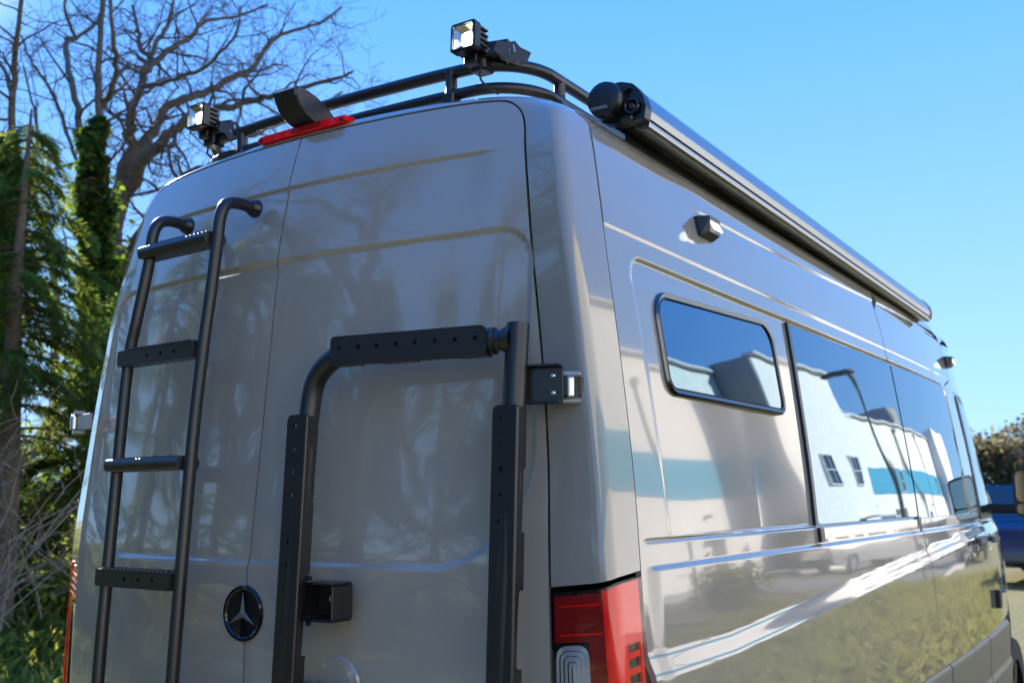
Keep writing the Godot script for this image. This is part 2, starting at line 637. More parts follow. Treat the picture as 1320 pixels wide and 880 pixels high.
# pressed shapes of the sides
func side_d(z: float, y: float) -> float:
	var d := 0.0
	# recessed window band
	var top := 2.187 + 0.004 * ss(-0.5, -3.0, z)
	var sd := sd_box(Vector2(z, y), Vector2(-2.2, (top + 1.2) * 0.5), Vector2(1.925, (top - 1.2) * 0.5), 0.07)
	var wide: float = 0.007
	if y > 1.46:
		d -= 0.011 * (1.0 - ss(-wide, wide, sd)) * ss(1.496, 1.508, y) * lerpf(clampf((-0.20 - z) / 0.7, 0.0, 1.0), 1.0, 0.75 * ss(2.10, 2.175, y))
	# thin groove under it
	if z < -0.14:
		var g := (y - 1.4985) / 0.0035
		d -= 0.005 * exp(-g * g) * ss(-0.14, -0.16, z)
	# waist step
	d += 0.0095 * (1.0 - ss(1.432, 1.446, y)) * ss(-0.13, -0.19, z) * clampf((y - 0.2) / 1.2, 0.0, 1.0)
	# lower swage that climbs towards the front
	var yl := 1.236 + 0.045 * clampf(-0.55 - z, 0.0, 3.6)
	d += 0.0165 * (1.0 - ss(yl - 0.030, yl + 0.030, y))
	# beads
	var y1 := 2.431 + 0.060 * ss(-0.9, -4.0, z)
	d += 0.0046 * ss(y1 - 0.009, y1 + 0.009, y) * ss(-0.62, -0.95, z)
	var y2 := 2.246
	d += 0.0026 * ss(y2 - 0.008, y2 + 0.008, y) * ss(-0.12, -0.2, z)
	# slight waves of pressed sheet
	d += 0.0005 * sin(z * 5.3 + 0.7) * sin(y * 7.1 + 2.0) + 0.0001 * sin(z * 13.0 + y * 9.0)
	return d

func front_taper(z: float, y: float) -> float:
	var t: float = max(0.0, -4.35 - z)
	var t1: float = max(0.0, -3.0 - z)
	return t * t * (0.03 + 0.05 * ss(1.3, 2.4, y)) + 0.014 * t1 * t1

func side_x(z: float, y: float) -> float:
	return side_w(y).x + side_d(z, y) - front_taper(z, y)

func side_p(z: float, y: float) -> Array:
	var w := side_w(y)
	var e := 0.0015
	var dz := (side_d(z + e, y) - front_taper(z + e, y) - side_d(z - e, y) + front_taper(z - e, y)) / (2 * e)
	var dy := (side_d(z, y + e) - front_taper(z, y + e) - side_d(z, y - e) + front_taper(z, y - e)) / (2 * e)
	return [Vector3(w.x + side_d(z, y) - front_taper(z, y), y, z), Vector3(1.0, -w.y - dy, -dz).normalized()]

func side_smooth(z: float, y: float) -> Array:   # the side without its pressings: glass
	var w := side_w(y)
	var e := 0.002
	var wv := 0.0006
	var f := func(a: float, b: float) -> float: return wv * (sin(a * 3.1 + 0.3) * sin(b * 5.0 + 1.0) + 0.22 * sin(a * 11.0 + b * 7.0) + 0.05 * sin(a * 27.0 - b * 9.0)) - front_taper(a, b)
	var dz: float = (f.call(z + e, y) - f.call(z - e, y)) / (2 * e)
	var dy: float = (f.call(z, y + e) - f.call(z, y - e)) / (2 * e)
	return [Vector3(w.x + f.call(z, y) - 0.004, y, z), Vector3(1.0, -w.y - dy, -dz).normalized()]

func left_p(z: float, y: float) -> Array:
	var a := side_p(z, y)
	return [Vector3(-a[0].x, a[0].y, a[0].z), Vector3(-a[1].x, a[1].y, a[1].z)]

func side_z(y: float) -> float:   # rear edge of the side panel
	return -0.107 - 0.9 * hermite(LY, LV, y).x

const ROOF_Y := 2.50
func roof_xy(t: float) -> Vector2:
	var w := side_w(ROOF_Y)
	var p0 := Vector2(w.x, ROOF_Y)
	var p1 := p0 + Vector2(w.y, 1.0) * 0.12
	return p0.bezier_interpolate(p1, Vector2(0.66, 2.655), Vector2(0.0, 2.665), t)

# ring between the door opening and the side: s = 0 at the door gap, 1 at the side panel
func gap_x(y: float) -> float:
	var kx := []
	var ky := []
	for p in PXY:
		kx.append(p[0])
		ky.append(p[1])
	return hermite(kx, ky, y).x

func ring_pair(t: float) -> Array:   # t: 0 at y = 0.4 ... 1 at y = 2.45 ... 2 at the roof's centre
	if t <= 1.0:
		var y: float = lerp(0.4, 2.45, t)
		return [Vector2(gap_x(y), y), Vector2(side_w(y).x, y), side_z(y)]
	var inner := [Vector2(0.733, 2.45), Vector2(0.721, 2.515), Vector2(0.700, 2.555), Vector2(0.664, 2.583), Vector2(0.61, 2.593), Vector2(0.52, 2.599), Vector2(0.30, 2.604), Vector2(0.0, 2.606)]
	var outer := [Vector2(side_w(2.45).x, 2.45), roof_xy(0.10), roof_xy(0.22), roof_xy(0.35), roof_xy(0.46), roof_xy(0.56), roof_xy(0.76), roof_xy(1.0)]
	var g := (t - 1.0) * 7.0
	var i: int = min(6, int(g))
	var f := g - i
	var a: Vector2 = inner[i].cubic_interpolate(inner[i + 1], inner[max(i - 1, 0)], inner[min(i + 2, 7)], f)
	var b: Vector2 = outer[i].cubic_interpolate(outer[i + 1], outer[max(i - 1, 0)], outer[min(i + 2, 7)], f)
	return [a, b, side_z(min(b.y, 2.66)) - 0.05 * ss(1.0, 1.6, t)]

var pillar_out := 0.05   # how far the pillar edge stands proud of the doors
func ring_p(t: float, s: float, lamp := 0.0) -> Vector3:
	var q := ring_pair(t)
	var a: Vector2 = q[0]
	var b: Vector2 = q[1]
	a.y += lamp * 0.0
	var zo: float = q[2]
	var k := 0.80 if t <= 1.0 else lerp(0.80, 0.62, ss(1.0, 1.5, t))
	var c1 := a.lerp(b, k)
	var P0 := Vector3(a.x, a.y, rear_base(a.x, a.y))
	var P1 := Vector3(c1.x, c1.y, rear_base(c1.x, c1.y))
	var zb := rear_base(b.x, min(b.y, a.y + 0.02))
	var P3 := Vector3(b.x, b.y, zo)
	var P2 := Vector3(b.x, b.y, lerp(zo, zb, k))
	var old := P0.bezier_interpolate(P1, P2, P3, s)
	if t >= 1.5:
		return old
	# flat back face, rounded corner, flat side face
	var C := Vector3(b.x - 0.012, b.y, zb + pillar_out)
	var A := P0.lerp(C, 0.72)
	var B := C.lerp(P3, 0.26)
	var q2 := Vector3.ZERO
	if s < 0.36:
		q2 = P0.lerp(A, s / 0.36)
	elif s > 0.72:
		q2 = B.lerp(P3, (s - 0.72) / 0.28)
	else:
		var w := (s - 0.36) / 0.36
		q2 = A.lerp(C, w).lerp(C.lerp(B, w), w)
	return q2.lerp(old, ss(0.92, 1.5, t))

func surf_grid(us: PackedFloat32Array, vs: PackedFloat32Array, f: Callable, out: Vector3, b: MB = null) -> MB:
	# f(u, v) -> Vector3; normals from differences, turned towards `out`
	if b == null:
		b = MB.new()
	var P := []
	var N := []
	var e := 0.003
	for u in us:
		var pr := PackedVector3Array()
		var nr := PackedVector3Array()
		for v in vs:
			var p: Vector3 = f.call(u, v)
			var du: Vector3 = f.call(u + e, v) - f.call(u - e, v)
			var dv: Vector3 = f.call(u, v + e) - f.call(u, v - e)
			var n := du.cross(dv).normalized()
			if n.dot(out) < 0.0:
				n = -n
			pr.append(p)
			nr.append(n)
		P.append(pr)
		N.append(nr)
	b.grid(P, N)
	return b

func ring_mesh(t0: float, t1: float, s0: float, s1: float, side: float, nt: int, ns: int, off := 0.0, slope := 0.0) -> ArrayMesh:
	pillar_out = 0.05 if side > 0.0 else -0.035
	var b := MB.new()
	var P := []
	var N := []
	for i in nt + 1:
		var pr := PackedVector3Array()
		var nr := PackedVector3Array()
		for j in ns + 1:
			var t: float = lerp(t0, t1, float(i) / nt)
			var s: float = lerp(s0, s1, float(j) / ns)
			var f := func(tt: float, sx: float) -> Vector3: return ring_p(tt + slope * sx, clamp(sx, 0.0, 1.0))
			var e := 0.004
			var p: Vector3 = f.call(t, s)
			var dt: Vector3 = f.call(t + e, s) - f.call(t - e, s)
			var ds: Vector3 = f.call(t, s + e) - f.call(t, s - e)
			var n := ds.cross(dt).normalized()
			if n.dot(Vector3(0.5, 0.35, 1.0)) < 0.0:
				n = -n
			p += n * off
			pr.append(Vector3(p.x * side, p.y, p.z))
			nr.append(Vector3(n.x * side, n.y, n.z))
		P.append(pr)
		N.append(nr)
	b.grid(P, N)
	# turned-in hems along both seams
	for j in [0, ns]:
		for i in nt:
			b.quad(P[i][j], P[i + 1][j], P[i + 1][j] - N[i + 1][j] * 0.014, P[i][j] - N[i][j] * 0.014, (P[i][j] - P[i][1 if j == 0 else ns - 1]))
	for i in [0, nt]:
		for j in ns:
			b.quad(P[i][j], P[i][j + 1], P[i][j + 1] - N[i][j + 1] * 0.014, P[i][j] - N[i][j] * 0.014, (P[i][j] - P[1 if i == 0 else nt - 1][j]))
	return b.mesh()

func door_poly(side: float) -> PackedVector2Array:
	var p := PackedVector2Array()
	p.append(Vector2(0.0025, 0.62))
	var y := 0.62
	while y < 2.45:
		p.append(Vector2(gap_x(y) - 0.006, y))
		y += 0.06
	for i in 21:
		var q: Vector2 = ring_pair(1.0 + i / 20.0)[0]
		p.append(Vector2(max(q.x - 0.006 * (1.0 - ss(1.0, 1.5, 1.0 + i / 20.0)), 0.0025), q.y - 0.006 * ss(1.1, 1.5, 1.0 + i / 20.0)))
	if side < 0:
		var r := PackedVector2Array()
		for q in p:
			r.append(Vector2(-q.x, q.y))
		return r
	return p

func make_van():
	van = thing("camper_van", "glossy grey high-roof camper van with rear ladder, roof rack and rolled awning", "van")
	make_skin()
	make_glass()
	make_lamps()
	make_ladder()
	make_carrier()
	make_rack()
	make_pods()
	make_awning()
	make_small_fittings()
	make_front_and_wheels()

func make_skin():
	var P: Material = M.paint
	# dark inner shell behind the seams
	var sh := MB.new()
	for s in [-1.0, 1.0]:
		var f := func(k: float, y: float) -> Vector3:
			var z: float = lerp(-4.9, side_z(y) - 0.02, k)
			return Vector3((side_w(y).x - 0.03 - front_taper(z, y)) * s, y, z)
		surf_grid(lines(0.0, 1.0, 0.08), lines(0.45, 2.5, 0.1), f, Vector3(s, 0, 0), sh)
		var g := func(z: float, t: float) -> Vector3:
			var q := roof_xy(t)
			return Vector3((q.x - 0.02) * s, q.y - 0.03, z)
		surf_grid(lines(-4.7, -0.32, 0.5), lines(0.0, 1.0, 0.1), g, Vector3(0, 1, 0), sh)
	var h := func(u: float, y: float) -> Vector3:
		var x: float = u * (gap_x(min(y, 2.45)) + 0.03 - 0.10 * ss(2.45, 2.6, y))
		return Vector3(x, y, rear_base(x, y) - 0.028)
	surf_grid(lines(-1.0, 1.0, 0.06), lines(0.45, 2.58, 0.06), h, Vector3(0, 0, 1), sh)
	part(van, "inner_shell", sh.mesh(), M.gap)
	# rear doors
	for s in [-1.0, 1.0]:
		var us := lines(0.0, 0.86, 0.011)
		if s < 0:
			us = lines(-0.86, 0.0, 0.011)
		var vs := lines(0.60, 2.62, 0.02, [[1.40, 1.80, 0.010], [2.10, 2.40, 0.005], [2.40, 2.47, 0.003], [2.47, 2.62, 0.006]])
		part(van, "rear_door", panel(door_poly(s), us, vs, rear_p).mesh(), P)
	# door frame pieces at the rear corners, and the header over the doors
	var tl := (1.397 - 0.4) / 2.05
	for s in [1.0, -1.0]:
		part(van, "rear_pillar", ring_mesh(tl + 0.004, 2.0, 0.0, 1.0, s, 150, 22, 0.0, 0.0165), P)
		part(van, "rear_pillar", ring_mesh(0.05, (0.86 - 0.4) / 2.05, 0.0, 1.0, s, 12, 22), P)
	# sides
	var us1 := lines(-2.83, -0.09, 0.03, [[-0.36, -0.10, 0.012]])
	var vs1 := lines(0.86, 2.52, 0.025, [[1.18, 1.36, 0.008], [1.425, 1.452, 0.0035], [1.49, 1.512, 0.002], [2.09, 2.21, 0.004], [2.23, 2.262, 0.003], [2.41, 2.505, 0.0045]])
	var quarter := PackedVector2Array()
	var y := 0.87
	quarter.append(Vector2(-2.822, 0.87))
	for k in 45:
		y = lerp(0.87, 2.512, k / 44.0)
		quarter.append(Vector2(side_z(y) - 0.004, y))
	quarter.append(Vector2(-2.902, 2.512))
	quarter.append(Vector2(-2.902, 2.475))
	quarter.append(Vector2(-2.822, 2.42))
	part(van, "side_panel", panel(quarter, us1, vs1, side_p).mesh(), P)
	var us2 := lines(-4.22, -2.82, 0.03)
	var vs2 := vs1
	var slider := PackedVector2Array([Vector2(-2.831, 0.87), Vector2(-2.831, 2.424), Vector2(-2.911, 2.479), Vector2(-2.911, 2.512), Vector2(-4.36, 2.512), Vector2(-4.36, 2.24), Vector2(-4.17, 2.20), Vector2(-4.12, 1.9), Vector2(-4.08, 1.40), Vector2(-4.10, 0.87)])
	part(van, "sliding_door", panel(slider, lines(-4.37, -2.82, 0.03), vs2, side_p).mesh(), P)
	var bp := PackedVector2Array([Vector2(-4.089, 1.40), Vector2(-4.129, 1.9), Vector2(-4.179, 2.194), Vector2(-4.37, 2.233), Vector2(-4.37, 2.512), Vector2(-4.86, 2.512), Vector2(-4.96, 2.40), Vector2(-5.06, 2.23), Vector2(-5.04, 2.18), Vector2(-4.44, 2.18), Vector2(-4.40, 1.40), Vector2(-4.42, 0.87), Vector2(-4.109, 0.87)])
	part(van, "door_pillar", panel(bp, lines(-5.1, -4.08, 0.03), vs2, side_p).mesh(), P)
	var fd := PackedVector2Array([Vector2(-4.408, 1.40), Vector2(-4.448, 2.172), Vector2(-4.95, 2.172), Vector2(-5.06, 2.12), Vector2(-5.30, 1.62), Vector2(-5.42, 1.42), Vector2(-5.42, 0.87), Vector2(-4.428, 0.87)])
	part(van, "front_door", panel(fd, lines(-5.45, -4.4, 0.03), lines(0.86, 2.2, 0.03, [[1.18, 1.46, 0.012]]), side_p).mesh(), P)
	var left := PackedVector2Array()
	left.append(Vector2(-5.42, 0.87))
	for k in 30:
		y = lerp(0.87, 2.512, k / 29.0)
		left.append(Vector2(side_z(y) - 0.004, y))
	left.append_array([Vector2(-4.86, 2.512), Vector2(-4.96, 2.40), Vector2(-5.06, 2.20), Vector2(-5.42, 1.42)])
	part(van, "side_panel", panel(left, lines(-5.45, -0.09, 0.06), lines(0.86, 2.52, 0.04, [[1.4, 1.52, 0.01], [2.1, 2.3, 0.01]]), left_p).mesh(), P)
	# roof
	var rf := MB.new()
	for s in [-1.0, 1.0]:
		var g := func(z: float, t: float) -> Vector3:
			var q := roof_xy(t)
			var drop := 0.5 * pow(max(0.0, -4.2 - z), 2)
			return Vector3(q.x * s * (1.0 - 0.10 * max(0.0, -4.2 - z)), q.y - drop, z)
		var zs := lines(-4.9, -0.5, 0.15)
		surf_grid(zs, lines(0.0, 1.0, 0.05), g, Vector3(0, 1, 0), rf)
		# from the ring's edge to the straight part
		var g2 := func(k: float, t: float) -> Vector3:
			var tt := t
			var q := roof_xy(tt)
			var z0: float = side_z(min(q.y, 2.66)) - 0.05 * ss(0.0, 0.5, t) - 0.004
			return Vector3(q.x * s, q.y, lerp(z0, -0.5, k))
		surf_grid(lines(0.0, 1.0, 0.2), lines(0.0, 1.0, 0.05), g2, Vector3(0, 1, 0), rf)
	part(van, "roof", rf.mesh(), P)
	# rocker trim along the lower side
	for s in [-1.0, 1.0]:
		var g := func(z: float, y: float) -> Vector3: return Vector3((side_w(y).x + 0.018 * ss(0.865, 0.84, y) + 0.012 * ss(0.66, 0.62, y) - front_taper(z, y) * 0.6) * s, y, z)
		var segs := [[-1.16, -0.13], [-3.05, -2.02], [-4.10, -3.06], [-4.96, -4.11]]
		for sg in segs:
			part(van, "rocker_trim", surf_grid(lines(sg[0], sg[1] - 0.004, 0.1), lines(0.42, 0.864, 0.015), g, Vector3(s, 0, 0)).mesh(), M.trim_grey)
		# wheel arch lip over the rear wheel
		var arch := MB.new()
		for k in 20:
			var a0 := PI * k / 20.0
			var a1 := PI * (k + 1) / 20.0
			var pts := []
			for a in [a0, a1]:
				pts.append(Vector3(1.022 * s, 0.40 + 0.43 * sin(a), -1.59 + 0.43 * cos(a)))
				pts.append(Vector3(1.022 * s, 0.40 + 0.468 * sin(a), -1.59 + 0.43 * cos(a) * 1.03))
				pts.append(Vector3(0.92 * s, 0.40 + 0.42 * sin(a), -1.59 + 0.42 * cos(a)))
			arch.quad(pts[0], pts[1], pts[4], pts[3], Vector3(s, 0, 0))
			arch.quad(pts[0], pts[2], pts[5], pts[3], Vector3(0, -1, 0))
		part(van, "wheel_arch", arch.mesh(), M.trim_grey)
	# rear bumper
	var bm := MB.new()
	var prof := round_rect(-0.98, 0.42, 0.98, 0.60, 0.06)
	bm.prism(prof, xf(), -0.12, 0.17)
	part(van, "rear_bumper", bm.mesh(), M.grey_plastic)

# ---------------------------------------------------------------- glass and frames on the right side
func shifted(f: Callable, off: float) -> Callable:
	return func(a: float, b: float) -> Array:
		var q: Array = f.call(a, b)
		return [q[0] + q[1] * off, q[1]]

func make_glass():
	# small framed window
	var w := group_part(van, "side_window")
	var cor := [Vector2(-0.375, 2.117), Vector2(-1.262, 2.150), Vector2(-1.250, 1.846), Vector2(-0.372, 1.846)]
	var cen := Vector2(-0.815, 1.99)
	var outer := round_poly(cor, [0.085, 0.085, 0.05, 0.05], 9)
	var inner_c := []
	var lip_c := []
	for c in cor:
		inner_c.append(c + Vector2(0.0205 * sign(cen.x - c.x), 0.0205 * sign(cen.y - c.y)))
		lip_c.append(c + Vector2(0.0145 * sign(cen.x - c.x), 0.0145 * sign(cen.y - c.y)))
	var inner := round_poly(inner_c, [0.062, 0.062, 0.03, 0.03], 9)
	var lip := round_poly(lip_c, [0.068, 0.068, 0.034, 0.034], 9)
	var fr := MB.new()
	var sl := MB.new()
	var m := outer.size()
	var P := func(q: Vector2, off: float) -> Vector3:
		var a: Array = side_smooth(q.x, q.y)
		return a[0] + a[1] * off
	for i in m:
		var j := (i + 1) % m
		var A0: Vector3 = P.call(outer[i], -0.012)
		var A1: Vector3 = P.call(outer[i], 0.006)
		var A2: Vector3 = P.call(outer[i].lerp(lip[i], 0.35), 0.012)
		var A3: Vector3 = P.call(lip[i], 0.009)
		var B0: Vector3 = P.call(outer[j], -0.012)
		var B1: Vector3 = P.call(outer[j], 0.006)
		var B2: Vector3 = P.call(outer[j].lerp(lip[j], 0.35), 0.012)
		var B3: Vector3 = P.call(lip[j], 0.009)
		fr.quad(A0, A1, B1, B0, A0 - P.call(cen, 0.0))
		fr.quad(A1, A2, B2, B1, Vector3(1, 0, 0))
		fr.quad(A2, A3, B3, B2, Vector3(1, 0, 0))
		sl.quad(A3, P.call(lip[i].lerp(inner[i], 0.5), 0.0105), P.call(lip[j].lerp(inner[j], 0.5), 0.0105), B3, Vector3(1, 0, 0))
		sl.quad(P.call(lip[i].lerp(inner[i], 0.5), 0.0105), P.call(inner[i], 0.003), P.call(inner[j], 0.003), P.call(lip[j].lerp(inner[j], 0.5), 0.0105), Vector3(1, 0, 0))
	part(w, "frame", fr.mesh(), M.anodised)
	part(w, "seal", sl.mesh(), M.black_plastic)
	part(w, "pane", panel(inner, lines(-1.26, -0.36, 0.05), lines(1.84, 2.15, 0.05), shifted(side_smooth, 0.0055), 0.004).mesh(), M.privacy_glass)
	# big fixed pane and the pane of the sliding door
	var w2 := group_part(van, "side_window")
	var pane2 := PackedVector2Array([Vector2(-1.400, 1.5045), Vector2(-1.487, 2.178), Vector2(-2.868, 2.183), Vector2(-2.836, 1.9), Vector2(-2.818, 1.5045)])
	part(w2, "pane", panel(pane2, lines(-2.9, -1.38, 0.05), lines(1.49, 2.2, 0.05), side_smooth, 0.006).mesh(), M.privacy_glass)
	var tr := PackedVector2Array([Vector2(-1.372, 1.502), Vector2(-1.460, 2.181), Vector2(-1.4845, 2.181), Vector2(-1.3975, 1.502)])
	part(w2, "edge_trim", panel(tr, lines(-1.5, -1.36, 0.03), lines(1.49, 2.2, 0.05), shifted(side_smooth, 0.004), 0.012).mesh(), M.black_plastic)
	var w3 := group_part(van, "side_window")
	var pane3 := round_poly([Vector2(-2.838, 1.452), Vector2(-2.852, 1.9), Vector2(-2.884, 2.180), Vector2(-4.125, 2.188), Vector2(-4.03, 1.452)], [0.0, 0.0, 0.0, 0.06, 0.06])
	part(w3, "pane", panel(pane3, lines(-4.2, -2.82, 0.05), lines(1.44, 2.2, 0.05), shifted(side_smooth, 0.001), 0.006).mesh(), M.privacy_glass)
	# front door glass in its black frame
	var w4 := group_part(van, "side_window")
	var frame4 := round_poly([Vector2(-4.450, 1.455), Vector2(-4.462, 2.165), Vector2(-4.95, 2.160), Vector2(-5.30, 1.60), Vector2(-5.27, 1.455)], [0.03, 0.05, 0.10, 0.05, 0.03])
	part(w4, "frame", panel(frame4, lines(-5.35, -4.44, 0.04), lines(1.44, 2.2, 0.04), shifted(side_smooth, 0.008), 0.012).mesh(), M.black_plastic)
	var pane4 := round_poly([Vector2(-4.490, 1.49), Vector2(-4.498, 2.125), Vector2(-4.90, 2.12), Vector2(-5.05, 1.90), Vector2(-5.06, 1.49)], [0.02, 0.03, 0.06, 0.02, 0.02])
	part(w4, "pane", panel(pane4, lines(-5.1, -4.48, 0.04), lines(1.48, 2.15, 0.04), shifted(side_smooth, 0.0105), 0.003).mesh(), M.cab_glass)
	var pane5 := round_poly([Vector2(-5.095, 1.50), Vector2(-5.09, 1.84), Vector2(-5.245, 1.60), Vector2(-5.235, 1.50)], [0.02, 0.01, 0.02, 0.02])
	part(w4, "pane", panel(pane5, lines(-5.3, -5.08, 0.04), lines(1.48, 1.9, 0.04), shifted(side_smooth, 0.0105), 0.003).mesh(), M.cab_glass)
	# rail of the sliding door
	var r := group_part(van, "slide_rail")
	var strip := PackedVector2Array([Vector2(-1.42, 1.459), Vector2(-1.42, 1.489), Vector2(-2.79, 1.491), Vector2(-2.79, 1.461)])
	part(r, "rail_cover", panel(strip, lines(-2.8, -1.41, 0.1), lines(1.44, 1.50, 0.01), shifted(side_smooth, 0.012), 0.02).mesh(), M.bright_strip)
	var c1 := PackedVector2Array([Vector2(-1.378, 1.448), Vector2(-1.378, 1.494), Vector2(-1.417, 1.494), Vector2(-1.417, 1.448)])
	part(r, "rail_end", panel(c1, lines(-1.43, -1.37, 0.02), lines(1.44, 1.50, 0.02), shifted(side_smooth, 0.015), 0.02).mesh(), M.black_plastic)
	var c2 := PackedVector2Array([Vector2(-2.755, 1.460), Vector2(-2.755, 1.500), Vector2(-2.812, 1.500), Vector2(-2.812, 1.460)])
	part(r, "rail_end", panel(c2, lines(-2.82, -2.75, 0.02), lines(1.45, 1.51, 0.02), shifted(side_smooth, 0.0155), 0.02).mesh(), M.black_plastic)

# ---------------------------------------------------------------- tail lamps
func make_lamps():
	var T := func(y: float) -> float: return (y - 0.4) / 2.05
	for s in [1.0, -1.0]:
		var l := group_part(van, "tail_lamp")
		var t0: float = T.call(0.864)
		var t1: float = T.call(1.393)
		# dark red outer part of the rear face, with a black upper edge
		part(l, "housing", ring_mesh(t0, t1, 0.01, 0.985, s, 40, 24, -0.010, 0.0165), M.black_gloss)
		if s > 0.0:
			part(l, "outer_lens", ring_mesh(t0, t1, 0.008, 0.987, s, 40, 30, 0.006, 0.0165), M.lens_clear)
		part(l, "dark_lens", ring_mesh(T.call(1.287), T.call(1.384), 0.012, 0.45, s, 10, 10, -0.006, 0.0165), M.dark_red_lens)
		part(l, "dark_lens", ring_mesh(t0, T.call(1.287), 0.285, 0.45, s, 16, 5, -0.006, 0.0165), M.dark_red_lens)
		part(l, "red_lens", ring_mesh(t0, T.call(1.388), 0.452, 0.79, s, 24, 14, -0.003, 0.0165), M.red_lens)
		part(l, "red_lens", ring_mesh(T.call(1.262), T.call(1.388), 0.79, 0.975, s, 10, 8, -0.003, 0.0165), M.red_lens)
		part(l, "red_lens", ring_mesh(t0, T.call(1.262), 0.945, 0.975, s, 10, 3, -0.003, 0.0165), M.red_lens)
		for k in 11:
			var yy := 1.245 - 0.033 * k
			part(l, "marker_bar", ring_mesh(T.call(yy - (0.013 if k != 2 else 0.02)), T.call(yy), 0.80, 0.935, s, 2, 6, -0.004, 0.0165), M.red_lens)
		# glowing-looking rows of prisms: thin bright ribs
		for k in 4:
			part(l, "prism_row", ring_mesh(T.call(1.30 + 0.02 * k), T.call(1.304 + 0.02 * k), 0.06, 0.42, s, 1, 8, -0.003, 0.0165), M.red_lens if k % 3 == 0 else M.dark_red_lens)
		# clear reversing lamp with stepped rings
		for k in 4:
			var b := MB.new()
			var c := Vector2(0.148, 1.235)
			var w0 := 0.136 - 0.034 * k
			var pts := []
			for side_k in 2:
				var ww: float = w0 - 0.030 * side_k
				var row := []
				for i in 21:
					var a := PI * i / 20.0
					row.append(Vector2(c.x + ww * sign(cos(a)) * pow(abs(cos(a)), 0.55), 1.235 + ww * 0.33 * pow(abs(sin(a)), 0.55)))
				row.push_front(Vector2(c.x + ww, 0.87))
				row.append(Vector2(c.x - ww, 0.87))
				pts.append(row)
			pillar_out = 0.05 if s > 0.0 else -0.035
			var Q := func(q: Vector2, off: float) -> Vector3:
				var p := ring_p(T.call(q.y) + 0.0165 * q.x, q.x)
				return Vector3(p.x * s, p.y, p.z + off)
			for i in 22:
				b.quad(Q.call(pts[0][i], -0.008 + 0.0004 * k), Q.call(pts[0][i + 1], -0.008 + 0.0004 * k), Q.call(pts[1][i + 1], -0.006 + 0.0004 * k), Q.call(pts[1][i], -0.006 + 0.0004 * k), Vector3(0, 0, 1))
			part(l, "reversing_lens_ring", b.mesh(), M.lens_silver)

